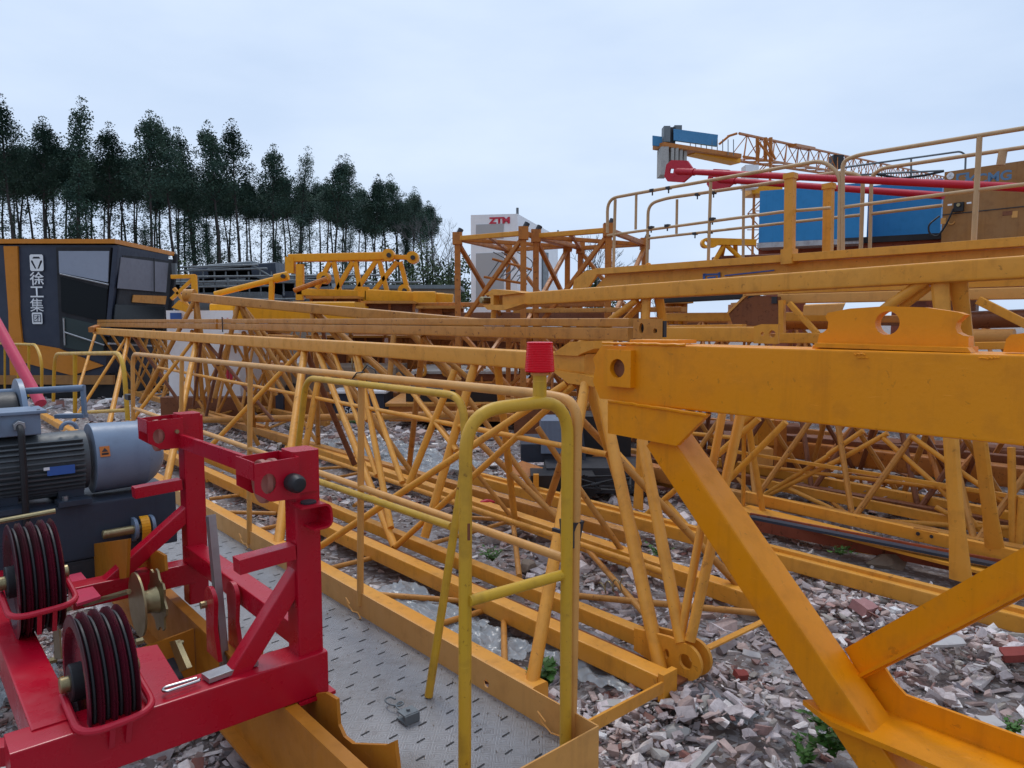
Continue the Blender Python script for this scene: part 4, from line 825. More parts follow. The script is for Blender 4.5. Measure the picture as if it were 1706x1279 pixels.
# ------------------------------------------------------------------ red winch / pulley frame
A = Asm('pulley_frame', 'bright red welded pulley frame standing on the deep ochre beam in the left foreground', 'winch frame', gp(W(2.9, .7, 0)), None, M_red)
aP2, aP1, sP = 2.32, 3.53, 1.07
z2, z1 = 1.30, 1.30
ptop2 = S(525, 760, sP).z; ptop1 = S(318, 700, sP).z
def post(a, s, z0, z1, w_=.092): A.part('post', MB().bar(W(a, s, z0), W(a, s, z1), w_, w_, AX, .1))
post(aP2, sP, .45, ptop2+.0); post(aP1, sP+.01, .42, ptop1+.02)
A.part('foot_plate', MB().bar(W(aP2, sP-.06, .448), W(aP2-.0, sP+.075, .448), .14, .012, r=0))
for a_, zt_ in ((aP2, ptop2), (aP1, ptop1+.02)):
    hb = MB().bar(W(a_, sP-.004, zt_-.13), W(a_, sP-.004, zt_+.012), .098, .105, AX, .14); A.part('head_block', hb)
    m = MB(); sx = sP-.045                                                            # pulley bracket towards -s, plates square to AX
    for da in (-.078, .078):
        m.plate([W(a_+da, s_, z_) for s_, z_ in ((sx, zt_-.0), (sx-.15, zt_+.0-.005), (sx-.15, zt_-.10), (sx-.10, zt_-.135), (sx, zt_-.14))], AX*.006, [circ(W(a_+da, sx-.105, zt_-.075), .026 if da < 0 else .008, LX, Z*1.3, 14)])
    m.plate([W(a_+.075, sx, zt_), W(a_-.075, sx, zt_), W(a_-.075, sx, zt_-.135), W(a_+.075, sx, zt_-.135)], LX*.006); m.plate([W(a_+.075, sx-.15, zt_-.0), W(a_-.075, sx-.15, zt_-.0), W(a_-.075, sx-.15, zt_-.06), W(a_+.075, sx-.15, zt_-.06)], LX*.005)
    pb_ = A.part('pulley_bracket', m)
    c = W(a_, sx-.075, zt_-.055)
    c = W(a_, sx-.075, zt_-.082)
    A.part('pulley', MB().lathe(c, LX, [(-.03, .012), (-.03, .066), (-.027, .072), (-.012, .073), (-.009, .068), (.009, .068), (.012, .073), (.027, .072), (.03, .066), (.03, .012)], 36), M_wood, pb_)
    A.part('pulley_bolt', MB().cyl(W(a_-.086, sx-.03, zt_-.06), AX, .009, .014, 8), M_brass, pb_)
A.bar('cross_bar', W(aP1-.05, sP-.06, ptop1-.085), W(aP2+.05, sP-.075, ptop2-.075), .018, .062, r=0)
c = AP(487, 803, aP2-.085); kn_ = A.part('knob', MB().lathe(c-AX*.02, AX, [(-.04, .012), (-.036, .022), (-.02, .03), (.0, .031), (.02, .03), (.03, .02)], 28), M_black); A.part('knob_bolt', MB().cyl(c-AX*.042, AX, .007, .01, 6), M_steel, kn_)
# folded clamp with washer
c = AP(519, 856, aP2-.085)
pr_ = fillet([c-LX*.055+AX*.0+Z*.035, c+LX*.05+Z*.035, c+LX*.055-Z*.042, c-LX*.01-Z*.045], .025, 5)
m = MB(); 
for i in range(len(pr_)-1): m.bar(pr_[i], pr_[i+1], .085, .008, AX.cross(pr_[i+1]-pr_[i]), 0)
cp_ = A.part('clamp', m); A.part('washer', MB().lathe(c-LX*.01+Z*.04, Z, [(0, .014), (0, .026), (.006, .026), (.006, .014)], 24), M_dark, cp_)
m = MB(); m.bar(W(aP2-.02, sP-.05, AP(480, 915, aP2).z), W(aP2-.02, sP-.24, AP(480, 915, aP2).z-.01), .06, .05, r=.05); A.part('stub', m)
m = MB(); m.bar(W(aP1-.02, sP-.05, S(288, 812, sP-.1).z), W(aP1-.02, sP-.25, S(288, 812, sP-.1).z-.01), .06, .05, r=.05); A.part('stub', m)
A.bar('brace', AP(318, 846, aP1), AP(165, 985, aP1), .07, .065, r=.12)
A.bar('brace', AP(500, 948, aP2), AP(388, 1128, aP2), .06, .065, r=.12)
A.bar('base_rail', W(aP1, sP, .66), W(aP2, sP, .66), .085, .085, r=.12)
A.bar('base_beam', W(aP2, sP+.05, .53), W(aP2, .2, .53), .13, .15, r=.06); A.bar('base_beam', W(aP1, sP, .57), W(aP1, .56, .57), .1, .1, r=.08)
rb = Zp(88, 1197, .61); rs_, ra_ = rb.dot(LX), rb.dot(AX); A.bar('side_beam', W(ra_-.03, rs_, .545), W(5.2, rs_, .545), .115, .13, r=.06)
A.bar('corner_tube', Zp(66, 1244, .52), Zp(-60, 1262, .52), .06, .06, r=.08)
m = MB(); m.plate([Zp(215, 1165, .585), Zp(222, 1085, .585), Zp(262, 1078, .585), Zp(300, 1140, .585)], Z*.02); A.part('deck_plate', m)
m = MB(); m.plate([Zp(105, 962, .605), Zp(135, 955, .605), Zp(168, 995, .605), Zp(128, 1008, .605)], Z*.012); A.part('deck_plate', m, M_pink)
# lugs around the lever
for ds in (0, .085):
    c = S(352, 1000, .92)+LX*ds; m = MB(); pl = [c+AX*x+Z*y for x, y in ((.05, -.22), (.045, -.08), (.055, 0))]+circ(c, .055, AX, Z, 10, 0, 180)[1:-1]+[c+AX*x+Z*y for x, y in ((-.055, 0), (-.04, -.1), (-.08, -.22))]
    m.plate(pl, LX*.016); lg_ = A.part('lug', m)
    if ds == 0: A.part('lug_pin', MB().cyl(S(345, 1006, .915), LX, .014, .05, 8), M_brass, lg_)
# sheaves
def sheave(c, R, n, sp_, lab, a_=A):
    t = Asm('sheave_block', lab, 'rope sheaves', c-Z*R, 'greasy rope sheave packs in the red frame', M_grease); L = n*sp_
    pr = []
    for i in range(n):
        x = -L/2+i*sp_; pr += [(x, R*.97), (x+sp_*.12, R), (x+sp_*.38, R*.86), (x+sp_*.62, R*.86), (x+sp_*.88, R), (x+sp_, R*.97)]
    sh_ = t.part('sheave', MB().lathe(c, LX, [(-L/2+.02, R*.3), (-L/2+.02, R*.78), (-L/2, R*.82)]+pr+[(L/2, R*.3)], 56), M_grease)
    rm = MB()
    for i in range(n): rm.tube(circ(c+LX*(-L/2+(i+.5)*sp_), R*.9, AX, Z, 40)+[c+LX*(-L/2+(i+.5)*sp_)+AX*R*.9], sp_*.15, 6)
    t.part('wire_rope', rm, M_black, sh_)
    t.part('hub', MB().cyl(c, LX, R*.28, L+.03, 24, .004), M_black, sh_); t.part('axle', MB().cyl(c, LX, R*.12, L+.08, 16, .003), M_brass)
    q = [c-LX*(L/2+.03)+AX*.02-Z*.04, c-LX*(L/2+.03)-AX*(R+.03)-Z*.06, c+LX*(L/2+.03)-AX*(R+.03)-Z*.05, c+LX*(L/2+.03)+AX*.02-Z*.02]
    rg_ = t.part('rope_guard', MB().tube(fillet(q, .07, 6), .011, 10), M_redrod)
    for x in (-L*.12, L*.2): t.part('guard_strip', MB().bar(c+LX*x-AX*(R+.03)-Z*.05, c+LX*x-AX*(R*.95)-Z*(R*.7), .014, .005, r=0), M_redrod, rg_)
    return t
cS = AP(167, 1124, 2.44); t_ = sheave(cS, .2, 4, .034, 'nearer pack of greasy dark red rope sheaves beside the brass drum')
cS2 = AP(56, 962, 3.15); sheave(cS2, .21, 4, .036, 'farther pack of greasy dark red rope sheaves below the blue-grey motor at the left edge')
t_.part('top_rod', MB().cyl((S(80, 1024, .5)+S(215, 985, .72))/2, S(215, 985, .72)-S(80, 1024, .5), .011, (S(215, 985, .72)-S(80, 1024, .5)).length, 12), M_brass)
for x, y in ((84, 1020), (88, 1100), (232, 1068)): t_.part('nut', MB().cyl(S(x, y, .48 if x < 200 else .72), LX, .014, .03, 6, .002), M_brass)
t_.part('link_plate', MB().plate([S(88, 1020, .47), S(98, 1020, .47), S(103, 1098, .47), S(92, 1098, .47)], LX*.006), M_brass)
t2 = Asm('rope_drum', 'small brass-coloured rope drum with notched flange beside the nearer sheave pack', 'rope drum', W(2.86, .8, .5), None, M_brass)
c = S(244, 1003, .80); R = .135
t2.part('flange', MB().lathe(c-LX*.035, LX, [(-.004, .02), (-.004, R), (.004, R), (.004, .02)], 40)); t2.part('drum', MB().lathe(c, LX, [(-.03, .055), (-.015, .05), (0, .048), (.015, .05), (.045, .06)], 32))
m = MB(); pl = []
for i in range(32): rr = R*1.02 if i % 4 < 2 else R*.86; pl.append(c+LX*.045+AX*rr*math.cos(i*math.pi/16)+Z*rr*math.sin(i*math.pi/16))
m.plate(pl, LX*.008); t2.part('notched_flange', m)
t2.part('shackle', MB().plate([S(286, 1068, .86), S(296, 1066, .86), S(316, 1112, .86), S(304, 1118, .86)], LX*.02), M_brass); t2.part('bolt', MB().cyl(S(277, 1084, .85), LX, .011, .05, 6), M_brass); t2.part('bolt', MB().cyl(S(297, 1072, .88), LX, .011, .04, 6), M_brass)
t2.part('fork', MB().bar(S(283, 1100, .86), S(300, 1135, .86), .03, .03), M_dark)
# steel lever, flat bar and snap hook
L_ = Asm('steel_lever', 'grey steel angle bar standing upright in the red lugs of the frame', 'steel bar', S(372, 1128, .94), None, M_steel)
pa, pb = S(371, 1125, .94), S(346, 860, .94); sd = AX*.5-LX*.5
m = MB(); m.bar(pa, pb, .036, .005, up=LX, r=0); m.bar(pa+LX*.018+AX*.016, pb+LX*.018+AX*.016, .005, .036, up=LX, r=0); L_.part('angle_bar', m)
zf = .617
L_.part('flat_bar', MB().bar(Zp(342, 1130, zf), Zp(424, 1100, zf), .055, .016, r=.05), M_steel)
hk = Zp(305, 1143, zf+.0); d1 = (Zp(345, 1130, zf)-Zp(265, 1155, zf)).normalized(); d2 = Z.cross(d1)
o = MB(); pth = [hk+d1*.045+d2*.012, hk-d1*.04+d2*.016]+circ(hk-d1*.042, .016, d2, -d1, 8, 0, 180)[1:-1]+[hk-d1*.04-d2*.014, hk+d1*.045-d2*.01, hk+d1*.05]
tag(o.tube([p_+Z*.006-d2*.05*0 for p_ in pth], .0048, 8).build('snap_hook', M_chrome), 'chrome snap hook hanging on the red base beam by the flat steel bar', 'snap hook')
# ------------------------------------------------------------------ blue-grey winch motor on its gearbox
A = Asm('winch', 'blue-grey winch with finned electric motor, terminal box and rope drum at the left edge', 'winch', gp(W(4.3, .5, 0)), None, M_motor)
mc = P(205, 757, 3.75); am = mc.dot(AX); smo = mc.dot(LX); zm = mc.z; Rm = .177; k = 1.19
q = lambda s_, da=0, dz=0: W(am+da*k, smo+s_*k, zm+dz*k)
fc_ = A.part('fan_cover', MB().lathe(q(0), LX, [(t_*k*.84+.0, r_) for t_, r_ in ((-.155, Rm*.9), (-.155, Rm*1.0), (-.15, Rm*1.01), (.085, Rm*.97), (.088, Rm*.96), (.105, Rm*.91), (.14, Rm*.76), (.165, Rm*.60), (.178, Rm*.46), (.182, .02))], 56))
m = MB(); m.cyl(q(-.33), LX, Rm*.84, .36*k, 40)
for i in range(40):
    a_ = 2*math.pi*i/40; d = AX*math.cos(a_)+Z*math.sin(a_)
    if d.z > .8: continue
    m.bar(q(-.50)+d*Rm*.88, q(-.17)+d*Rm*.88, .007, Rm*.18, up=d, r=0)
fb_ = A.part('finned_body', m, M_fin)
A.part('end_bell', MB().lathe(q(-.60), LX, [(-.10*k, Rm*.45), (-.06*k, Rm*.95), (.06*k, Rm*1.0), (.09*k, Rm*.95)], 48)); A.part('coupling', MB().cyl(q(-.8), LX, Rm*.6, .25, 32, .01), M_base)
bx = q(-.42, -.02)+Z*(Rm+.03*k)
tb_ = A.part('terminal_box', MB().bar(bx-LX*.105*k, bx+LX*.105*k, .17*k, .09*k, Z, .1)); A.part('lid', MB().bar(bx-LX*.125*k+Z*.048*k, bx+LX*.125*k+Z*.048*k, .20*k, .016, Z, .2), par=tb_)
for a_, b_ in ((-.1, -.08), (.1, -.08), (-.1, .08), (.1, .08)): A.part('screw', MB().cyl(bx+LX*a_*k+AX*b_*k+Z*(.048*k+.011), Z, .007, .006, 8), M_steel, tb_)
gl = bx-AX*.10*k+LX*.035; A.part('cable_gland', MB().cyl(gl-AX*.01, AX, .026, .04, 6, .002), M_steel, tb_); A.part('gland_plug', MB().cyl(gl-LX*.09+Z*.008, AX, .014, .02, 8), M_steel, tb_)
A.part('cable', MB().tube(fillet([gl-AX*.02, gl-AX*.07-Z*.02, gl-AX*.08-Z*.25, gl-AX*.06-Z*.5, gl-AX*.04-Z*.7], .05, 5), .0145, 10), M_black)
A.part('nameplate', MB().box(q(-.26, 0, -.012)-AX*Rm*.98, .115, .004, .042, (LX, AX, Z)), M_signblue, fb_); A.part('name_patch', MB().box(q(-.31, 0, -.0)-AX*(Rm*.98+.003), .024, .003, .014, (LX, AX, Z)), M_sign, fb_)
zt_ = (Z+AX*.3).normalized(); st_c = q(-.10, 0, .045)-AX*Rm*.965; A.part('sticker', MB().box(st_c, .044, .004, .052, (LX, (AX-Z*.3).normalized(), zt_)), M_sticker, fc_)
mm = MB(); s2 = st_c-AX*.004; mm.plate([s2+LX*x+zt_*y for x, y in ((-.014, 0), (.014, 0), (0, .019))], AX*.001); mm.box(s2-zt_*.011, .03, .002, .009, (LX, AX, Z)); A.part('warning_mark', mm, M_dark, fc_)
A.part('lifting_eye', MB().tube(circ(q(-.21, -.05)+Z*Rm*.93, .034, LX, Z, 16, 0, 180), .010, 8), M_motor)
zb = zm-Rm-.012
for s_ in (-.45, -.22):
    for da in (-.13, .1): mf_ = A.part('motor_foot', MB().box(q(s_, da)-Z*Rm, .14, .11, .024, (LX, AX, Z)).box(q(s_, da*.6)-Z*(Rm-.04), .11, .04, .08, (LX, AX, Z)), M_base); A.part('foot_bolt', MB().cyl(q(s_-.03, da-.01)-Z*(Rm-.02), Z, .013, .024, 6), M_steel, mf_)
zg = P(250, 918, 3.6).z; sg1 = S(252, 870, smo+.2).dot(LX)
A.part('base_box', MB().bar(W(am+.02, smo-1.4, (zb+zg)/2), W(am+.02, smo+.2, (zb+zg)/2), .40, zb-zg, Z, .06), M_base)
A.part('skid', MB().bar(W(am+.0, smo-1.4, zg-.08), W(am+.0, smo-.02, zg-.08), .34, .16, Z, .05), M_dark)
lc_ = W(am-.2, smo+.03, zb-.16)
for ds in (-.04, .04):
    c = lc_+LX*ds; mm = MB(); mm.plate([c+AX*.04-Z*.07, c+AX*.04+Z*.05]+circ(c-AX*.02, .052, Z, -AX, 10, 0, 180)+[c-Z*.07], LX*.016); A.part('lug', mm)
mm = MB(); pth = circ(lc_-AX*.02, .056, Z, -AX, 8, 0, 120)+[lc_-AX*.03-Z*.16]
for i in range(len(pth)-1): mm.bar(pth[i], pth[i+1], .04, .008, up=LX.cross(pth[i+1]-pth[i]), r=0)
A.part('strap', mm, M_bright); A.part('pin', MB().cyl(lc_-AX*.03-LX*.08, LX, .022, .22, 16, .005), M_brass)
dc = q(-.62, .45, .10)
A.part('rope_drum', MB().lathe(dc, LX, [(-.6, .05), (-.6, .2), (.34, .2), (.34, .05)], 40), M_black); A.part('drum_flange', MB().lathe(dc+LX*.36, LX, [(-.012, .05), (-.012, .27), (.012, .27), (.012, .05)], 48))
g0, g1 = P(-40, 656, 4.0), P(140, 646, 4.0)
A.tube('guard_rail', [g0, g1], .019); A.bar('guard_post', P(138, 642, 4.0), P(141, 692, 4.0), .022, .022); A.bar('guard_foot', P(95, 693, 4.0), P(143, 692, 4.0), .05, .024)
tag(MB().tube([P(-20, 872, 2.75), P(92, 851, 2.9)], .0105, 10).build('steel_rod', M_brass), 'yellowed steel rod lying across the winch base at the left edge', 'rod')
# ------------------------------------------------------------------ upper beams, railings, tie rods on the right
A = Asm('counter_jib', 'tan flanged counter-jib beam with a faded blue emblem, carrying railing posts, above the right-hand chord', 'crane beam', gp(W(4, 6.8, 0)), None, M_tan)
sI = 6.5
a0, a1 = apx(975, sI), apx(1800, sI)-2.5; zt = S(1240, 431, sI).z; zbm = zt-.34
A.bar('top_flange', W(a0-.25, sI+.05, zt-.03), W(a1, sI+.05, zt-.03), .30, .07, r=.05); wb_ = A.part('web', MB().plate([W(a0, sI, zbm), W(a1, sI, zbm), W(a1, sI, zt-.07), W(a0-.35, sI, zt-.07)], LX*.02))
A.bar('bottom_flange', W(a0, sI+.1, zbm), W(a1, sI+.1, zbm), .24, .03, r=0)
m = MB(); m.plate([S(x, y, sI-.04) for x, y in ((958, 466), (975, 452), (994, 447), (1000, 452), (982, 478), (955, 482))], LX*.03); m.plate([S(x, y, sI-.03) for x, y in ((985, 450), (1000, 446), (1062, 449), (1062, 452))], LX*.03); A.part('end_plate', m)
m = MB(); 
for x0, x1, y0, y1 in ((1171, 1200, 456, 459), (1171, 1175, 456, 466), (1196, 1200, 454, 463)): m.plate([S(x0, y0, sI-.022), S(x1, y0-1, sI-.022), S(x1, y1-1, sI-.022), S(x0, y1, sI-.022)], LX*.002)
m.plate([S(1178, 461, sI-.022), S(1193, 460, sI-.022), S(1192, 463, sI-.022), S(1179, 464, sI-.022)], LX*.002)
m.plate([S(1207, 458, sI-.022), S(1290, 449, sI-.022), S(1290, 451, sI-.022), S(1207, 460, sI-.022)], LX*.002); A.part('emblem', m, M_signblue, wb_)
A.part('lifting_ring', MB().tube(circ(S(1080, 444, sI), .035, AX, Z, 16)+[S(1080, 444, sI)+AX*.035], .01, 6))
for x, y0, y1, w_ in ((1317, 290, 437, .085), (1381, 307, 425, .085)):
    s_ = sI-.05 if x == 1317 else sI+.5; A.bar('box_post', S(x, y0, s_), S(x-2, y1, s_), w_, w_); A.bar('post_cap', S(x, y0-1, s_), S(x, y0+8, s_), w_*1.25, w_*1.25)
A.bar('post_shoe', S(1315, 415, sI-.05), S(1315, 440, sI-.05), .13, .12)
def clampf(A, c): A.part('clamp', MB().box(c, .05, .05, .03, (AX, LX, Z)).cyl(c-Z*.02, Z, .008, .07, 6), M_dark)
sR = 6.5; q = lambda x, y: S(x, y, sR)
A = Asm('railing', 'front tan railing panel curving down at both ends, left of the double posts', 'railing', gp(S(1200, 430, sR)), 'railings on the counter-jib', M_rail)
A.tube('top_rail', fillet([q(1012, 388), q(1012, 331), q(1060, 322), q(1371, 267), q(1400, 290), q(1398, 421)], .15, 6), .018)
A.tube('mid_rail', [q(1012, 392), q(1300, 353), q(1384, 346)], .015); A.tube('post', [q(1025, 332), q(1022, 446)], .018)
A.tube('post', [q(1060, 324), q(1059, 382)], .015); A.tube('post', [q(1184, 303), q(1180, 436)], .0165); 
for x, y in ((1087, 317), (1114, 313), (1085, 379), (1112, 376), (1187, 365)): clampf(A, q(x, y))
A = Asm('railing', 'front tan railing panel rising to the right edge of the picture over the ochre cabinet', 'railing', gp(S(1550, 420, sR)), 'railings on the counter-jib', M_rail)
A.tube('top_rail', fillet([q(1404, 421), q(1404, 268), q(1430, 258), q(1740, 208)], .12, 6), .018); A.tube('mid_rail', [q(1404, 345), q(1640, 315), q(1740, 303)], .015)
A.tube('post', [q(1632, 228), q(1622, 407)], .021)
sR2 = 7.5; q2 = lambda x, y: S(x, y, sR2)
A = Asm('railing', 'rear tan railing panel with a rounded left corner standing against the open sky', 'railing', gp(S(1200, 430, sR2)), 'railings on the counter-jib', M_rail)
A.tube('top_rail', fillet([q2(1078, 442), q2(1080, 340), q2(1110, 330), q2(1317, 300), q2(1400, 286), q2(1438, 292), q2(1434, 420)], .14, 6), .020)
A.tube('mid_rail', [q2(1080, 397), q2(1300, 372), q2(1434, 358)], .016)
for x, y0, y1 in ((1128, 332, 389), (1239, 312, 436)): A.tube('post', [q2(x, y0), q2(x-1, y1)], .0165)
for x, y in ((1162, 324), (1189, 321), (1158, 389), (1183, 387)): clampf(A, q2(x, y))
A = Asm('railing', 'rear tan railing panel behind the tall post at the upper right', 'railing', gp(S(1600, 420, sR2)), 'railings on the counter-jib', M_rail)
A.tube('top_rail', fillet([q2(1449, 420), q2(1452, 292), q2(1470, 280), q2(1740, 240)], .12, 6), .018); A.tube('post', [q2(1671, 252), q2(1667, 275)], .035); A.tube('mid_rail', [q2(1452, 356), q2(1570, 342)], .016)
A = Asm('railing', 'thin dark grey pipe handrail behind the rear tan railing beside the cabinet', 'railing', gp(P(1500, 420, 12)), None, M_galv)
q3 = lambda x, y: P(x, y, 12.5)
A.tube('top_rail', fillet([q3(1405, 279), q3(1600, 252), q3(1609, 258), q3(1608, 285)], .1, 4), .016); A.tube('post', [q3(1518, 264), q3(1518, 310)], .016); A.tube('mid_rail', [q3(1410, 292), q3(1572, 284)], .016); A.tube('cable', [q3(1460, 290), q3(1500, 297), q3(1540, 292), q3(1572, 285)], .02, M_black)
# red tie rods
def rod(lab, x0, y0, x1, y1, s0_, s1_, r_, px0):
    a, b = S(x0, y0, s0_), S(x1, y1, s1_); A = Asm('tie_rod', lab, 'tie rod', a, 'red tie rods over the counter-jib', M_redrod)
    A.tube('bar', [a, b], r_); d = (a-b).normalized(); n = d.cross(LX).normalized(); m = MB(); k = px0
    hole = [a+d*.07*k+d*u*.03*k+n*v_*.022*k for u, v_ in ((-1, -1), (1, -1), (1, 1), (-1, 1))]
    m.plate([a+d*x*k+n*y*k for x, y in ((-.22, .03), (-.12, .11), (.10, .11), (.16, .06), (.16, -.06), (.10, -.11), (-.12, -.11), (-.22, -.03))], LX*.03, [hole]); A.part('eye_plate', m); A.part('collar', MB().tube([a-d*.02*k, a-d*.24*k], r_*1.25, 14))
rod('nearer red tie rod ending in an octagonal eye plate under the grey counterweights', 1128, 285, 1780, 316, 7.4, 7.0, .035, 1.15)
rod('farther red tie rod ending in an octagonal eye plate just behind the front railing', 1198, 299, 1572, 326, 8.2, 7.8, .036, 1.15)
# blue boxes
def boxthing(name, lab, cat, x0, x1, yt, yb, Y, dep, mat, grp=None, slope=0, base=True):
    a, b = P(x0, yb, Y), P(x1, yb, Y+slope); zt0 = P(x0, yt, Y).z; zb0 = min(a.z, b.z); d = (b-a).normalized(); n = Vector((-d.y, d.x, 0)).normalized()
    A = Asm(name, lab, cat, gp((a+b)/2+n*dep/2), grp, mat); c = (a+b)/2+n*dep/2; c.z = (zt0+zb0)/2
    d.z = 0; d.normalize(); return A, c, d, n, (b-a).length, zt0-zb0
A, c, d, n, L, h = boxthing('blue_tank', 'left large bright blue box behind the tan railings', 'blue box', 1264, 1431, 318, 396, 13.3, 1.5, M_blue, 'bright blue boxes on the rust-red base', slope=-.75)
m = MB().box(c, L, 1.5, h, (d, n, Z)); bd_ = A.part('body', m)
sk_ = A.part('skirt', MB().box(c-Z*(h/2+.05), L+.02, 1.52, .09, (d, n, Z)), M_skirt); A.part('handle', MB().box(c-Z*(h/2+.02)-n*.77+d*.9-d*.2, .26, .03, .05, (d, n, Z)), M_dark, bd_)
A, c, d, n, L, h = boxthing('blue_tank', 'right large bright blue box touching the ochre cabinet', 'blue box', 1444, 1566, 310, 388, 13.2, 1.5, M_blue, 'bright blue boxes on the rust-red base', slope=-.7)
A.part('body', MB().box(c, L, 1.5, h, (d, n, Z))); A.part('skirt', MB().box(c-Z*(h/2+.05), L+.02, 1.52, .09, (d, n, Z)), M_skirt)
A, c, d, n, L, h = boxthing('support_frame', 'dark oxide-red base frame under the two blue boxes', 'base frame', 1262, 1580, 404, 440, 13.8, 1.6, M_rustred, slope=-1.6)
A.part('frame', MB().box(c-Z*.1, L, 1.5, h, (d, n, Z))); A.part('top_rail', MB().box(c+Z*(h/2-.06)-n*.05, L, 1.6, .1, (d, n, Z)), M_black); A.part('leg', MB().box(Vector((c.x-L*.4, c.y, 1.2)), .3, 1.2, 2.4)); A.part('leg', MB().box(Vector((c.x+L*.4, c.y, 1.2)), .3, 1.2, 2.4))
# ochre cabinet with weathered lettering
def textmesh(s, size, mat, name, parent, org, ex, ey, off, ext=.002, sx=1.0, bold=0.0):
    cu = bpy.data.curves.new('t', 'FONT'); cu.body = s; cu.size = size; cu.extrude = 0; cu.offset = bold; ob = bpy.data.objects.new('t', cu); COL.objects.link(ob)
    dg = bpy.context.evaluated_depsgraph_get(); me = bpy.data.meshes.new_from_object(ob.evaluated_get(dg)); bpy.data.objects.remove(ob)
    xs_ = [v.co.x for v in me.vertices]; ys_ = [v.co.y for v in me.vertices]; cx_, cy_ = (min(xs_)+max(xs_))/2, (min(ys_)+max(ys_))/2
    nrm = ex.cross(ey).normalized(); root = Vector((0, 0, 0)); p_ = parent
    while p_ is not None: root += p_.location; p_ = p_.parent
    for v in me.vertices:
        w_ = org+ex*((v.co.x-cx_)*sx)+ey*(v.co.y-cy_)+nrm*off-root; v.co = w_
    me.materials.clear(); me.materials.append(mat); o = bpy.data.objects.new(name, me); COL.objects.link(o); o.parent = parent; return o
Yc = 11; pts_c = [P(1568, 284, Yc), P(1704, 268, Yc-.8)]
a_, b_ = P(1568, 410, Yc), P(1740, 404, Yc-1.0); a_.z = b_.z = min(a_.z, b_.z); d = (b_-a_).normalized(); n = Vector((-d.y, d.x, 0)).normalized(); L = (b_-a_).length
zt0 = P(1568, 284, Yc).z; zt1 = P(1740, 264, Yc-1.0).z
A = Asm('control_cabinet', 'large ochre control cabinet with weathered blue lettering at the upper right', 'cabinet', gp((a_+b_)/2+n*.6), None, M_cabinet)
m = MB(); bd_ = A.part('body', m.plate([a_, b_, Vector((b_.x, b_.y, (zt0+zt1)/2)), Vector((a_.x, a_.y, (zt0+zt1)/2))], n*.02)); 
A.part('side', MB().box((a_+b_)/2+n*.66+Z*(((zt0+zt1)/2-a_.z)/2), L-.02, 1.28, (zt0+zt1)/2-a_.z-.02, (d, n, Z)))
for u_, v_ in ((.08, .2), (.92, .2), (.08, 1.1), (.92, 1.1)):
    f_ = a_.lerp(b_, u_)+n*v_; A.part('support_leg', MB().box(Vector((f_.x, f_.y, a_.z/2)), .14, .14, a_.z, (d, n, Z)), M_rusty)
zs = P(1600, 358, Yc).z; A.part('door_seam', MB().box(Vector((((a_+b_)/2).x, ((a_+b_)/2).y, zs))-n*.014, L, .012, .012, (d, n, Z)), M_dark)
on_c = lambda px, py, off=.0: (lambda r_: C0+r_*((a_-n*off-C0).dot(n)/r_.dot(n)))(ray(px, py))
textmesh('XCMG', .185, M_fadeblue, 'lettering', bd_, on_c(1645, 296), d, Z, .012, sx=1.1, bold=.006)
m = MB(); cc = on_c(1604, 298)-n*.012; hs = .085
m.plate([cc+d*x*hs+Z*y*hs for x, y in ((-1, -1), (1, -1), (1, 1), (-1, 1))], n*.002, [[cc+d*x*hs*.7+Z*y*hs*.7 for x, y in ((-.7, 1), (.7, 1), (1, .3), (.2, -1), (-.2, -1), (-1, .3))]]); A.part('emblem', m, M_fadeblue, bd_)
cc = on_c(1584, 293)-n*.012; m = MB().lathe(cc, n, [(-.005, .02), (-.005, .05), (.0, .05)], 20).box(cc-n*.008, .10, .004, .02, (d, n, Z)).box(cc-n*.008, .02, .004, .10, (d, n, Z)); A.part('badge', m, M_sign)
sk_ = A.part('socket', MB().box(on_c(1599, 345)-n*.03, .13, .06, .13, (d, n, Z)), M_black); A.part('plug', MB().cyl(on_c(1600, 342)-n*.07, n, .025, .03, 12), M_brass, sk_)
A.part('cable', MB().tube(fillet([on_c(1591, 348)-n*.06, on_c(1580, 375)-n*.08, on_c(1566, 396)-n*.1, on_c(1552, 390)-n*.1, on_c(1551, 375)-n*.1, on_c(1566, 360)-n*.02], .1, 5), .014, 8), M_black, sk_)
for x, y in ((1572, 368), (1691, 357)): A.part('label_plate', MB().box(on_c(x, y)-n*.012, .07, .004, .09, (d, n, Z)), M_tanp)
for x, y in ((1583, 341), (1615, 338)): A.part('rating_plate', MB().box(on_c(x, y)-n*.012, .06, .004, .025, (d, n, Z)), M_white)
A.part('handle', MB().tube(circ(on_c(1586, 369)-n*.02, .04, d, Z, 12, 180, 360), .009, 6), M_tanp); A.part('vent', MB().box(on_c(1679, 355)-n*.012, .12, .006, .06, (d, n, Z)), M_rusty)
# bright yellow boom head against the sky
A = Asm('boom_section', 'small bright yellow boom head with a round eye, left of the blue boxes', 'boom section', gp(P(1230, 430, 11)), None, M_bright)
k = lambda x, y, d=0: P(x, y, 11+d)
m = MB(); c = k(1176, 405); m.plate([k(1190, 412), k(1196, 408), k(1258, 409), k(1258, 399), k(1196, 397), k(1190, 397)]+circ(c, .075, Vector((1, 0, 0)), Z, 10, 80, 280), Vector((0, .12, 0)), [circ(c, .035, Vector((1, 0, 0)), Z, 14)]); A.part('eye_bar', m)
for x0, x1, dd in ((1206, 1190, 0), (1206, 1200, .5), (1210, 1240, 0), (1225, 1226, .5)): A.tube('brace', [k(x0, 408), k(x1, 436, dd)], .035)
A.bar('beam', k(1190, 434, .3), k(1300, 430, .3), .3, .12, M_rusty)
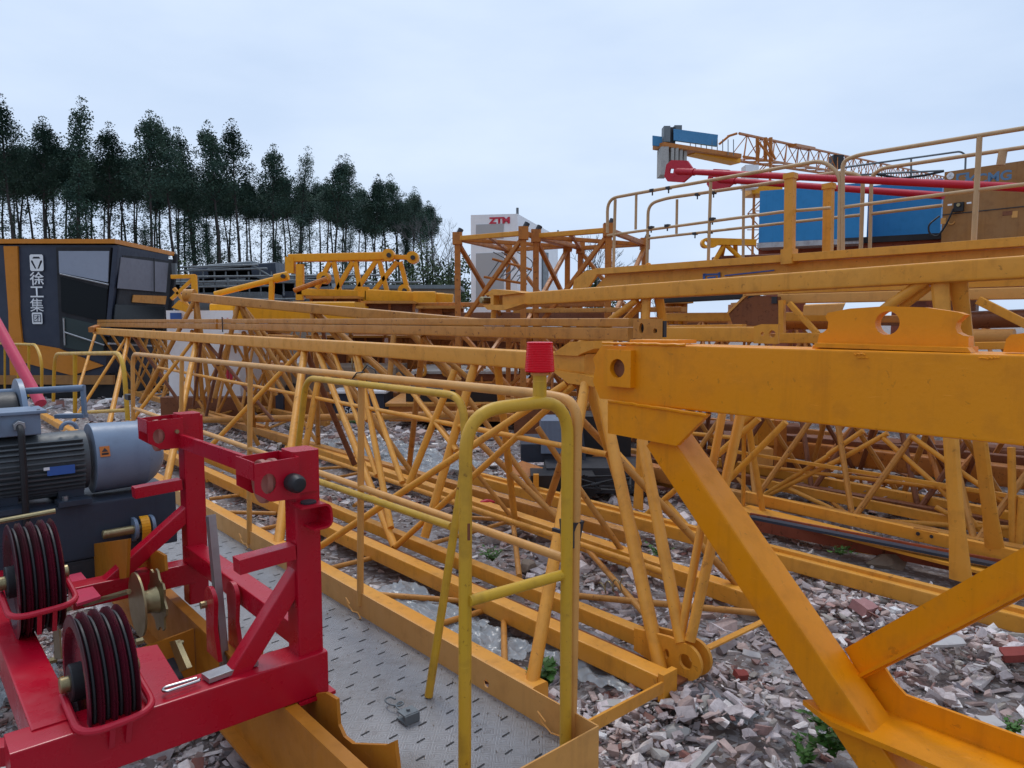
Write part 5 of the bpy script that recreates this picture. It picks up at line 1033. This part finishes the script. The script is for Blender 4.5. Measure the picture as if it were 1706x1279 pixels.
# ------------------------------------------------------------------ tower crane in the distance
A = Asm('tower_crane', 'yellow tower crane with grey counterweights and blue machinery panels far behind the railings', 'tower crane', gp(P(1275, 440, 60)), None, M_orange)
K = lambda x, y, Y=60: P(x, y, Y)
for i, (x, y0, y1, dx) in enumerate(((1104, 248, 294, 12), (1117, 250, 275, 5), (1124, 250, 273, 5), (1131, 250, 273, 5), (1138, 250, 272, 5))):
    a, b = K(x, y0, 58+i*.4), K(x, y1, 58+i*.4); A.part('counterweight', MB().box((a+b)/2, dx/1200*58, 1.6, (a-b).length), M_conc)
a, b = K(1103, 218, 58), K(1103, 232, 58); A.part('counterweight_top', MB().box((a+b)/2+Vector((.3, 0, 0)), .5, .9, 1.2), M_galv)
A.part('counterweight_top', MB().box(K(1118, 228, 58.6), .5, .9, 1.3), M_dark)
m = MB(); m.plate([K(1122, 215, 58), K(1196, 225, 61), K(1194, 244, 61), K(1122, 234, 58)], Vector((.05, .3, 0))); A.part('machinery_panel', m, M_blue2)
A.part('machinery_house', MB().box(K(1128, 222, 60), .6, .8, 1.1), M_galv); m = MB(); m.plate([K(1087, 226, 58), K(1103, 228, 58), K(1103, 244, 58), K(1087, 242, 58)], Vector((.02, .2, 0))); A.part('machinery_panel', m, M_blue2)
A.bar('counter_jib', K(1097, 243, 58), K(1225, 262, 62), 1.4, .35, M_orange); A.bar('counter_jib_floor', K(1150, 252, 60), K(1225, 268, 62.5), 1.2, .55, M_bright)
j0, j1 = (K(1226, 262, 63), K(1226, 222, 63)), (K(1600, 318, 150), K(1600, 296, 150))
def lattice(A, b0, b1, t0, t1, wv, n_, cr, br, nm='jib'):
    for s_ in (-1, 1): A.tube(nm+'_chord', [b0+wv*s_, b1+wv*s_], cr, None, 5)
    A.tube(nm+'_chord', [t0, t1], cr, None, 5); m = MB()
    for i in range(n_):
        u0, u1 = i/n_, (i+1)/n_; 
        for s_ in (-1, 1): m.tube([b0.lerp(b1, u0)+wv*s_, t0.lerp(t1, (u0+u1)/2)], br, 4); m.tube([t0.lerp(t1, (u0+u1)/2), b0.lerp(b1, u1)+wv*s_], br, 4)
        m.tube([b0.lerp(b1, u0)-wv, b0.lerp(b1, u1)+wv], br, 4)
    A.part(nm+'_lacing', m)
wv = Vector((.5, -.5, 0))*1.0
lattice(A, K(1226, 263, 63), K(1600, 320, 150), K(1232, 222, 63), K(1600, 300, 150), wv, 34, .13, .05)
for x in (1262, 1275, 1284): A.tube('apex_post', [K(x, 229, 64), K(x, 268, 64)], .16)
for (x0, y0, x1, y1) in ((1262, 234, 1288, 268), (1276, 232, 1292, 266), (1212, 227, 1228, 222), (1198, 240, 1215, 226)): A.tube('stay', [K(x0, y0, 63.5), K(x1, y1, 63.5)], .1)
A.bar('jib_platform', K(1320, 242, 72), K(1352, 248, 78), .8, .3)
mt = MB(); 
for x in (1258, 1284):
    for Y in (63, 64.6): A.tube('mast_leg', [P(x, 268, Y), Vector((P(x, 268, Y).x, Y, 0))], .12, None, 5)
z_ = P(1258, 268, 63).z; xl, xr = P(1258, 268, 63).x, P(1284, 268, 63).x; i = 0
while z_ > 1:
    for Y in (63, 64.6): mt.tube([(xl, Y, z_), (xr, Y, z_-1.4)] if i % 2 else [(xr, Y, z_), (xl, Y, z_-1.4)], .06, 4); mt.tube([(xl, Y, z_), (xr, Y, z_)], .05, 4)
    z_ -= 1.4; i += 1
A.part('mast_lacing', mt); A.part('cab', MB().box(K(1249, 296, 62), 1.1, 1.2, 1.9), M_white); A.part('slewing_ring', MB().box(K(1270, 319, 63.5), 2.6, 2.4, .7), M_bright); A.part('hoist_box', MB().box(K(1393, 270, 85), 1.2, 1.2, 1.4), M_dark)
m = MB()
for i in range(9): x = 1150+i*9; m.tube([K(x, 225+i*1.4 if i < 5 else 232, 60.5), K(x, 246+i*1.6, 60.5)], .04, 4)
A.part('guard_rail', m, M_galv)
# ------------------------------------------------------------------ white ventilated cabinet (ZTM)
Yw = 17; a_, b_, c_ = P(785, 500, Yw), P(862, 500, Yw-.2), P(929, 500, Yw+4.2); zt = P(850, 358, Yw).z
A = Asm('white_container', 'tall white ventilated cabinet with red letters standing behind the orange mast sections', 'container', gp((a_+c_)/2), None, M_white)
a_.z = b_.z = c_.z = 0; d_ = c_+(a_-b_); m = MB(); m.plate([a_, b_, c_, d_], Z*.02); m.v = [(x, y, z) for x, y, z in m.v]
m = MB(); vs = [a_, b_, c_, d_]; m.add([v for v in vs]+[v+Z*zt for v in vs], [(0, 1, 5, 4), (1, 2, 6, 5), (2, 3, 7, 6), (3, 0, 4, 7), (4, 5, 6, 7), (0, 3, 2, 1)]); bd_ = A.part('body', m)
def mesh_mat():
    m = bpy.data.materials.new('perforated_vent'); m.use_nodes = True; t = m.node_tree; b = t.nodes['Principled BSDF']; co = _n2(t, 'TexCoord').outputs['Object']
    v = _n2(t, 'TexVoronoi'); v.inputs['Scale'].default_value = 22; v.inputs['Randomness'].default_value = 0; mp_ = _n2(t, 'Mapping'); mp_.inputs['Scale'].default_value = (1, .01, 1); t.links.new(co, mp_.inputs[0]); t.links.new(mp_.outputs[0], v.inputs['Vector'])
    t.links.new(mixc(t, ramp(t, v.outputs['Distance'], .30, .36), (.04, .04, .045), (.42, .42, .42)), b.inputs['Base Color']); b.inputs['Roughness'].default_value = .5; return m
M_vent = mesh_mat(); fw = (b_-a_).normalized(); fn = Vector((fw.y, -fw.x, 0)); 
def fc(px, py, off): r_ = ray(px, py); return C0+r_*((a_+fn*off-C0).dot(fn)/r_.dot(fn))
for y0, y1 in ((372, 397), (420, 505)): A.part('vent_panel', MB().plate([fc(793, y0+2, .01), fc(839, y0, .01), fc(839, y1, .01), fc(793, y1, .01)], fn*.01), M_vent, bd_)
textmesh('ZTM', .19, M_signred, 'lettering', bd_, fc(832, 367, 0), fw, Z, .02, sx=1.25, bold=.01)
A.part('roof_lug', MB().tube([fc(862, 358, -.1), fc(862, 346, -.1)], .03, 8), M_galv); A.part('roof_lug', MB().tube([c_+Z*zt, c_+Z*(zt+.18)], .03, 8), M_galv)
A.part('door_frame', MB().plate([P(903, 420, Yw+2.2), P(912, 421, Yw+2.8), P(912, 500, Yw+2.8), P(903, 500, Yw+2.2)], Vector((.06, -.03, 0))), M_galv)
# ------------------------------------------------------------------ orange mast sections
def mast(lab, x0, x1, Yn, xd, Yd, yt0, yt1, mat):
    a, b = P(x0, yt0, Yn+.3), P(x1, yt1, Yn-.35); zt_ = (a.z+b.z)/2; zb_ = 0.1; dv = Vector((xd, Yd, 0))
    A = Asm('mast_section', lab, 'mast section', gp((a+b)/2+dv/2), 'orange tower mast sections standing upright', mat)
    cs = [Vector((a.x, a.y, 0)), Vector((b.x, b.y, 0)), Vector((b.x, b.y, 0))+dv, Vector((a.x, a.y, 0))+dv]
    for c in cs:
        lg_ = A.bar('leg', c+Z*zb_, c+Z*(zt_+.02), .085, .085, None, up=Vector((1, 0, 0)), r=.1); A.part('corner_block', MB().box(c+Z*(zt_-.05), .14, .14, .18), par=lg_); A.part('connector', MB().cyl(c+Z*(zt_+.04)+Vector((.03, 0, 0)), Vector((.5, .2, 1)), .04, .12, 10), M_dark, lg_)
    for i in range(4):
        p_, q_ = cs[i], cs[(i+1) % 4]; A.bar('horizontal', p_+Z*(zt_-.05), q_+Z*(zt_-.05), .07, .07, M_tan if i == 0 else None)
        A.bar('horizontal', p_+Z*(zb_+.3), q_+Z*(zb_+.3), .07, .07); mid = zt_-1.55
        A.bar('diagonal', p_+Z*(zt_-1.4), q_+Z*(zt_-.1), .06, .06); A.bar('diagonal', p_+Z*(zt_-1.4), q_+Z*(zb_+.5), .06, .06)
    A.bar('diagonal', cs[0]+Z*(zt_-.06), cs[2]+Z*(zt_-.06), .06, .06); A.bar('plan_brace', cs[1].lerp(cs[0], .5)+Z*(zt_-.06), cs[3]+Z*(zt_-.06), .05, .05)
    return A, cs, zt_
A, cs, zt_ = mast('left orange mast section standing upright beside the white cabinet, holding the caged ladder', 762, 872, 10.6, .75, 1.7, 390, 384, M_orange)
B, cs2, zt2 = mast('right orange mast section standing upright with the open sky behind it', 893, 1014, 10.2, .8, 1.7, 388, 376, M_orange)
A = Asm('caged_ladder', 'small ladder with curved safety hoops lying askew inside the left orange mast section', 'ladder', gp(P(860, 470, 11.3)), None, M_galv)
k = lambda x, y, d=0: P(x, y, 11.4+d)
A.tube('rail', [k(820, 431), k(886, 449)], .02, M_orange); A.tube('rail', [k(806, 461), k(878, 473)], .02, M_orange)
for i in range(7): u = i/6; A.tube('rung', [k(832, 434).lerp(k(886, 449), u), k(812, 462).lerp(k(870, 471), u)], .009)
for x in (830, 856, 816): A.tube('hoop', [k(x-4+26*math.sin(t_*.35)+10, 420+40*t_/9, math.sin(t_*.35)*.4) for t_ in range(10)], .008)
# ------------------------------------------------------------------ bright yellow lattice section standing in the middle distance
A = Asm('boom_section', 'bright yellow lattice boom section with pin lugs standing in front of the trees', 'lattice section', gp(P(590, 470, 16)), None, M_bright)
k = lambda x, y, d=0: P(x, y, 16+d)
for d in (0, 1.1):
    A.bar('chord', k(482, 430, d), k(655, 426 if d == 0 else 429, d), .16, .17); A.bar('chord', k(495, 486, d), k(740, 494, d), .16, .16, M_bright if d == 0 else M_orange)
    for x0, y0, x1, y1 in ((550, 436, 528, 480), (556, 436, 566, 486), (588, 436, 560, 484), (592, 436, 601, 486), (627, 434, 592, 486), (632, 434, 645, 486), (662, 436, 622, 486), (667, 436, 680, 486)): A.bar('brace', k(x0, y0, d), k(x1, y1, d), .1, .1)
A.bar('upright', k(484, 428), k(484, 455), .2, .2); A.bar('upright', k(500, 440), k(500, 500), .16, .16); A.bar('upright', k(606, 478, -.6), k(606, 518, -.6), .3, .2)
for x, y in ((648, 425), (688, 429), (674, 484), (540, 463)): A.part('pin_lug', MB().lathe(k(x, y, -.1), Vector((0, 1, 0)), [(-.14, .04), (-.14, .13), (.14, .13), (.14, .04)], 20)); A.part('lug_pin', MB().cyl(k(x, y, -.26), Vector((0, 1, 0)), .05, .1, 12), M_dark)
A.bar('chord', k(655, 428), k(690, 429), .12, .1)
A.bar('lower_beam', k(610, 492, -.6), k(755, 500, -.6), .3, .26); A.bar('box_end', k(690, 500, -.9), k(726, 500, -.9), .3, .36); A.bar('base_beam', k(360, 520, -2), k(610, 524, -2), .6, .32)
A = Asm('strut', 'bright yellow strut with a rounded head slanting up in front of the grey walkways', 'strut', gp(P(430, 480, 14)), None, M_bright)
k = lambda x, y, d=0: P(x, y, 14+d)
A.tube('rod', [k(358, 490), k(462, 464)], .055); A.part('head', MB().bar(k(458, 464), k(480, 459), .16, .17, Z, .4)); A.part('head_pin', MB().cyl(k(472, 460, -.1), Vector((0, 1, 0)), .04, .1, 12), M_dark); A.bar('post', k(453, 468), k(452, 502), .1, .09)
tag(MB().tube([P(490, 484, 14.5), P(545, 464, 14.5)], .05, 8).build('strut', M_orange), 'short worn strut between the yellow lattice section and the grey walkways', 'strut')
A = Asm('boom_section', 'orange boom end with a square post just right of the navy cab', 'lattice section', gp(P(310, 480, 13)), None, M_bright); k = lambda x, y, d=0: P(x, y, 13+d)
A.bar('upright', k(323, 458), k(325, 495), .09, .09); A.bar('horizontal', k(286, 461), k(325, 460), .08, .07); A.bar('diagonal', k(286, 498), k(320, 466), .06, .06); A.bar('diagonal', k(290, 480), k(320, 518), .06, .06, M_tan); A.part('plate', MB().plate([k(288, 512), k(300, 500), k(318, 512), k(312, 520)], Vector((0, .1, 0))))
tag(MB().bar(P(405, 520, 12.5), P(600, 520, 12.5), .9, .34).build('yellow_tank', M_bright), 'bright yellow box beam showing between the sloping chord and the flat double chord', 'box beam')
# grey stacked walkways
A = Asm('walkway_stack', 'heap of dull grey galvanised walkways and railings in front of the trees', 'stacked walkways', gp(P(400, 500, 22)), None, M_galv)
k = lambda x, y, d=0: P(x, y, 22+d); r = random.Random(12)
for x0, y0, x1, y1, w_ in ((300, 478, 560, 474, .6), (330, 462, 470, 452, .5), (420, 470, 520, 492, .5), (470, 478, 560, 470, .4), (290, 492, 480, 496, .9), (360, 456, 430, 450, .5)): A.bar('deck_panel', k(x0, y0, 1), k(x1, y1, 1), 1.2, w_, M_galv if r.random() < .5 else M_base)
for x0, y0, x1, y1 in ((300, 445, 430, 441), (300, 451, 445, 447), (295, 461, 640, 458), (290, 470, 560, 466), (300, 478, 455, 476), (380, 462, 380, 492), (330, 462, 330, 495), (360, 470, 700, 470), (300, 500, 640, 496), (515, 492, 570, 494), (570, 494, 570, 515), (540, 465, 570, 470), (570, 470, 570, 490), (420, 441, 450, 460)): A.tube('rail', [k(x0, y0, -.5), k(x1, y1, -.5)], .03)
for i in range(14): x = 300+i*19; A.tube('rail_post', [k(x, 452, -.4), k(x+2, 492, -.4)], .022)
# dark long shed behind trees
A = Asm('shed', 'low dark building with a pale roof edge behind the yellow lattice section', 'building', gp(P(560, 500, 40)), None, M_mudconc); c = P(560, 480, 42)
A.part('wall', MB().box(Vector((c.x, 42, 1.8)), 14, 4, 3.6)); A.part('roof', MB().box(Vector((c.x, 42, 3.7)), 14.6, 4.6, .2), M_galv)
# ------------------------------------------------------------------ navy and orange operator cab
Yk = 16.2; cX = P(195, 500, Yk).x
A = Asm('operator_cab', 'navy and orange crane operator cab with white Chinese lettering at the left edge', 'crane cab', gp(Vector((cX-1.6, Yk+1.2, 0))), None, M_navy)
K = lambda x, y, o=0: P(x, y, Yk-o)
yv = Vector((0, 1, 0))
m = MB(); side = [K(-60, 408), K(196, 408), K(186, 520), K(176, 606), K(172, 640), K(-60, 640)]; m.plate([p_+yv*1.2 for p_ in side], yv*2.4); bd_ = A.part('body', m)
xl = K(-60, 408).x; m = MB(); zr0, zr1 = K(0, 402).z, K(0, 409).z
m.plate([Vector((xl, Yk-.06, zr0)), Vector((cX+.04, Yk-.06, zr0)), Vector((cX+.06, Yk+2.75, zr0-.02)), Vector((xl, Yk+2.75, zr0))], Z*.10); A.part('roof', m, M_caborange)
m = MB(); m.plate([K(7, 410, .03), K(30, 410, .03), K(31, 440, .03), K(33, 520, .03), K(38, 570, .03), K(98, 580, .03), K(173, 609, .03), K(120, 625, .03), K(38, 603, .03), K(40, 640, .03), K(18, 640, .03), K(15, 520, .03)], yv*.05); A.part('orange_stripe', m, M_caborange, bd_)
m = MB(); m.plate([K(-60, 625, .05), K(190, 625, .05), K(190, 640, .05), K(-60, 640, .05)], yv*.1); A.part('sill', m, M_cabinet)
m = MB(); m.plate([K(95, 412, .05), K(186, 412, .05), K(182, 470, .05), K(176, 590, .05), K(140, 586, .05), K(102, 578, .05)], yv*.08); sf_ = A.part('side_window_frame', m, M_int)
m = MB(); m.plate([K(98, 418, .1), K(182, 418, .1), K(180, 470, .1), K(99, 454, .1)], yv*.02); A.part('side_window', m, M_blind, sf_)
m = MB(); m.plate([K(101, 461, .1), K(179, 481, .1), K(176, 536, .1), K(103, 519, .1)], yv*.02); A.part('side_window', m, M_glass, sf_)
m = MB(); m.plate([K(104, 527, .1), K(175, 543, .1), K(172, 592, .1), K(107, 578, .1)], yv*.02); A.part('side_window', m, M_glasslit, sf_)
for p0_, p1_ in ((K(107, 553, .14), K(174, 575, .14)), (K(106, 530, .14), K(108, 575, .14)), (K(100, 456, .14), K(181, 474, .14))): A.part('window_bar', MB().tube([p0_, p1_], .018, 6), M_steel, sf_)
G = lambda x, y: PX(x, y, cX+.03)
A.part('corner_post', MB().bar(K(195, 410, .04), K(181, 560, .04), .12, .12, yv, .2), M_navy)
m = MB(); m.plate([G(203, 425), G(290, 432), G(276, 560), G(190, 560)], Vector((.04, 0, 0))); ff_ = A.part('front_frame', m, M_int)
g2 = lambda x, y: PX(x, y, cX+.08)
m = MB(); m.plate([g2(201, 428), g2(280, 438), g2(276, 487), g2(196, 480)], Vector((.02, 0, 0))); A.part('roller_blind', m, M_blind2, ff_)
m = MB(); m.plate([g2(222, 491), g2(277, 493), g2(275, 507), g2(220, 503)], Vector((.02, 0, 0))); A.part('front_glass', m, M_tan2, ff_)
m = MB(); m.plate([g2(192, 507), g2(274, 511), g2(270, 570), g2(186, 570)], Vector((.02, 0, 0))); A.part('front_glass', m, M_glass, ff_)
A.part('wiper', MB().tube([g2(254, 430)+Vector((.04, 0, 0)), g2(253, 490)+Vector((.06, 0, 0))], .014, 5), M_black, ff_)
A.part('front_post', MB().bar(g2(293, 424), g2(280, 560), .1, .1), M_int); A.part('mirror', MB().box(g2(281, 450)+Vector((.15, 0, 0)), .1, .1, .35), M_galv)
A.part('floor_rail', MB().bar(g2(181, 572), g2(270, 577), .04, .04), M_steel)
A.part('undercarriage', MB().box(Vector((cX-1.8, Yk+1.2, .3)), 3.4, 2.0, .6), M_black)
ex_, ez_ = Vector((1, 0, 0)), Z; off = .045
def pxs(n_): return n_/1200*Yk
def logo_box(cx_, cy_, wpx, hpx, inner, nm):
    c = K(cx_, cy_, off); m = MB(); W2, H2 = pxs(wpx)/2, pxs(hpx)/2; b = .18*W2
    m.plate([c+ex_*x+ez_*y for x, y in ((-W2+b, -H2), (W2-b, -H2), (W2, -H2+b), (W2, H2-b), (W2-b, H2), (-W2+b, H2), (-W2, H2-b), (-W2, -H2+b))], yv*.004, [[c+ex_*x*W2+ez_*y*H2 for x, y in h_] for h_ in inner]); A.part(nm, m, M_sign, bd_)
logo_box(61, 437.5, 22, 27, [[(-.42, .72), (.42, .72), (.62, .50), (-.62, .50)], [(-.82, .30), (-.58, .26), (-.08, -.72), (-.30, -.72), (-.84, .12)], [(.82, .30), (.58, .26), (.08, -.72), (.30, -.72), (.84, .12)]], 'logo')
for ch_, y_ in (('徐', 464), ('工', 486), ('集', 508)): textmesh(ch_, pxs(23.5), M_sign, 'lettering', bd_, K(61.5, y_, off), ex_, ez_, .004, bold=.004 if ch_ != '集' else 0)
logo_box(62, 530, 17, 19, [[(-.99, -.99), (-.985, -.99), (-.985, -.985)]], 'seal'); textmesh('团', pxs(15), M_navy, 'lettering', bd_, K(62, 530, off+.01), ex_, ez_, .004, bold=0)
# ------------------------------------------------------------------ boxes and weights behind the lattice
def simple(name, lab, cat, x0, x1, yt, yb, Y, dep, mat, grp=None, extra=None):
    c0, c1 = P(x0, yb, Y), P(x1, yb, Y); zt_ = P(x0, yt, Y).z; zb_ = max(0, c0.z); A = Asm(name, lab, cat, gp(Vector(((c0.x+c1.x)/2, Y+dep/2, 0))), grp, mat)
    A.bd = A.part('body', MB().box(Vector(((c0.x+c1.x)/2, Y+dep/2, (zt_+zb_)/2)), c1.x-c0.x, dep, zt_-zb_)); A.bx = (c0.x, c1.x, zb_, zt_, Y, dep); return A
A = simple('white_cabinet', 'white electrical cabinet with a small blue label showing under the sloping chord', 'cabinet', 284, 402, 517, 700, 13.2, 1.6, M_white)
textmesh('- -', .12, M_signred, 'lettering', A.bd, P(375, 530, 13.17), ex_, ez_, .0, sx=1.2); A.part('label_plate', MB().box(P(293, 527, 13.18), .2, .02, .13), M_signblue); A.part('red_mark', MB().box(P(379, 622, 13.18), .05, .02, .2).box(P(385, 624, 13.18), .05, .02, .2), M_signred)
A.part('plinth', MB().box(Vector((A.bx[0]+.7, 13.1, .2)), 1.5, .3, .4), M_rusty)
A = simple('counterweight', 'dark navy counterweight block painted with the number 56', 'counterweight', 556, 640, 655, 692, 12.8, 1.0, M_navy); textmesh('56', .17, M_sign, 'lettering', A.bd, P(581, 683, 12.77), ex_, ez_, .0); A.part('cap', MB().box(Vector(((A.bx[0]+A.bx[1])/2, A.bx[4]+.5, A.bx[3]+.02)), A.bx[1]-A.bx[0]+.1, 1.1, .04), M_white)
A = simple('crate_box', 'orange steel box left of the number 56 counterweight', 'steel box', 474, 553, 657, 692, 13.0, 1.2, M_orange); A.part('end_panel', MB().box(P(467, 675, 12.97), .14, .1, .38), M_navy)
simple('crate_box', 'orange steel box behind the leaning posts in the left middle distance', 'steel box', 385, 462, 655, 690, 13.6, 1.2, M_orange)
A = simple('concrete_block', 'weathered brown concrete block with a round hole behind the lattice posts', 'concrete block', 456, 660, 612, 652, 13.5, 1.5, M_mudconc); A.part('hole', MB().cyl(P(486, 648, 13.45), Vector((0, 1, 0)), .12, .06, 16), M_black)
A = simple('steel_tray_box', 'orange steel box with a black tray on top in the middle distance', 'steel box', 648, 880, 676, 702, 11.6, 1.6, M_orange); x0, x1, zb_, zt_, Y, dp = A.bx
A.part('lid', MB().box(Vector(((x0+x1)/2, Y+dp/2, zt_+.02)), x1-x0+.1, dp+.1, .05), M_tan2); A.part('tray', MB().box(Vector((x0+1.0, Y+.8, zt_+.14)), 1.5, 1.2, .2), M_black)
A = simple('flat_slab', 'pale grey flat slab with lifting eyes behind the black tray', 'slab', 690, 860, 622, 634, 13.5, 2.2, M_rusty); x0, x1, zb_, zt_, Y, dp = A.bx; A.part('top', MB().box(Vector(((x0+x1)/2, Y+dp/2, zt_+.02)), x1-x0+.1, dp+.1, .05), M_conc)
for x in (705, 742, 756): A.part('lifting_eye', MB().tube(circ(P(x, 617, 13.4), .09, Vector((.5, 0, 0)), Z, 14)+[P(x, 617, 13.4)+Vector((.045, 0, 0))], .03, 6), M_tan)
simple('steel_box', 'rusty orange box under the yellow slab on the far side of the open rubble', 'steel box', 745, 900, 637, 660, 13.2, 1.0, M_orange)
A = simple('machine_housing', 'blue-grey steel housing lying open behind the arched gate', 'machine housing', 868, 928, 740, 770, 7.4, .7, M_base); A.part('upper_housing', MB().box(P(925, 722, 7.6), .32, .5, .34), M_motor)
A.part('open_box', MB().box(P(985, 735, 7.9), .8, .5, .62), M_black); A.part('frame', MB().tube([P(955, 700, 7.4), P(968, 712, 7.4), P(975, 780, 7.3)], .02, 6).tube([P(975, 783, 7.3), P(1015, 776, 7.3)], .02, 6), M_base); A.part('black_base', MB().box(P(935, 800, 6.9), .6, .5, .2), M_black)
A.part('black_base', MB().box(P(990, 790, 7.2), 1.0, .6, .25), M_dark)
tag(MB().box(P(893, 802, 6.6), .05, .05, .14).build('wood_post', M_tan), 'short square tan stub standing on the lower chord beside the black box', 'stub')
m = MB(); c = P(878, 783, 7.0); m.plate([c+Vector(v_) for v_ in ((-.22, 0, -.02), (-.05, .1, .07), (.16, .0, .02), (.0, -.1, -.06))], Z*.01); tag(m.build('bent_plate', M_orange), 'bent orange sheet-metal flap lying left of the black box behind the arched gate', 'metal sheet')
r = random.Random(9); m = MB()
for i in range(7):
    c = P(1000+r.uniform(-30, 30), 815+r.uniform(-12, 12), 6.6); m.tube([c+Vector((r.uniform(-.35, .35), r.uniform(-.2, .2), r.uniform(-.05, .1))) for _ in range(4)], .011, 6)
tag(m.build('cables', M_black), 'tangle of black cables lying on the chord under the dark housing', 'cables')
m = MB(); c = Zp(811, 838, .16); m.lathe(c, Vector((1, .2, .1)), [(-.07, .01), (-.05, .03), (0, .038), (.04, .026), (.07, .008)], 9); tag(m.build('red_cloth', M_redrod), 'small bundle of red cloth under the lower chord behind the gate', 'cloth')
A = simple('tan_box', 'tan steel box behind the right-hand crossing tubes under the ochre beam', 'steel box', 1262, 1292, 700, 742, 7.6, .5, M_tan)
simple('tan_box', 'pale tan plate box standing just right of the sloping leg top', 'steel box', 1262, 1288, 748, 775, 7.0, .2, M_tanp)
for x in (1296, 1330): pass
tag(MB().bar(P(1300, 700, 7.2), P(1300, 780, 7.2), .1, .1, yv).build('steel_post', M_orange), 'short square orange post beside the pale plate box under the ochre beam', 'post')
tag(MB().bar(P(152, 549, 13.8), P(163, 545, 14.2), .1, .1).build('pin_end', M_orange), 'rusty pin end where the chord tip meets the navy cab', 'pin')
# low orange machinery clutter along the horizon
r = random.Random(21)
spec = [(520, 600, 496, 530, 15, M_rusty, 'rust-brown box beam behind the yellow square upright'), (610, 690, 504, 522, 14.5, M_rusty, 'rust-brown box beam under the right half of the yellow lattice section'), (700, 770, 512, 540, 13.5, M_orange, 'orange box beam left of the foot of the orange mast sections'),
        (905, 960, 512, 540, 13.6, M_rusty, 'rust-brown box beam behind the pin plates of the right-hand top chord'), (1110, 1140, 503, 540, 9.8, M_bright, 'bright yellow upright channel under the right-hand top chord'), (1230, 1300, 506, 545, 12, M_orange, 'orange box beam behind the trapezoid plate'),
        (400, 470, 545, 600, 16, M_orange, 'orange box behind the lattice posts right of the white cabinet'), (520, 640, 560, 610, 16.5, M_rusty, 'rust-brown openwork box behind the first top joint of the near lattice'), (650, 760, 560, 615, 16, M_orange, 'orange box behind the slab with lifting eyes'), (770, 960, 560, 625, 15.5, M_rusty, 'rust-brown long box behind the red beacon'), (985, 1095, 640, 720, 10.5, M_rusty, 'rust-brown box between the beacon gate and the ochre gusset')]
for x0, x1, yt, yb, Y, mt_, lb in spec:
    A = simple('steel_box', lb, 'steel box', x0, x1, yt, yb, Y, .6, mt_); bx = A.bx; n_ = max(2, int((bx[1]-bx[0])/.35))
    for i in range(n_+1): A.part('rib', MB().box(Vector((bx[0]+(bx[1]-bx[0])*i/n_, Y-.03, (bx[2]+bx[3])/2)), .05, .06, bx[3]-bx[2]), M_orange, A.bd)
    A.part('rim', MB().box(Vector(((bx[0]+bx[1])/2, Y, bx[3])), bx[1]-bx[0]+.06, .7, .05), M_tan2, A.bd)
for i in range(16):
    x = r.uniform(500, 1010); Y = r.uniform(13, 17); a, b = P(x, r.uniform(528, 560), Y), P(x+r.uniform(-25, 25), r.uniform(590, 640), Y)
    if i < 10: tag(MB().bar(a, b, .07, .07).build('loose_strut', r.choice([M_orange, M_tan2, M_rusty])), 'loose orange strut among the stored crane parts behind the near lattice', 'strut', 'loose struts among the stored parts')
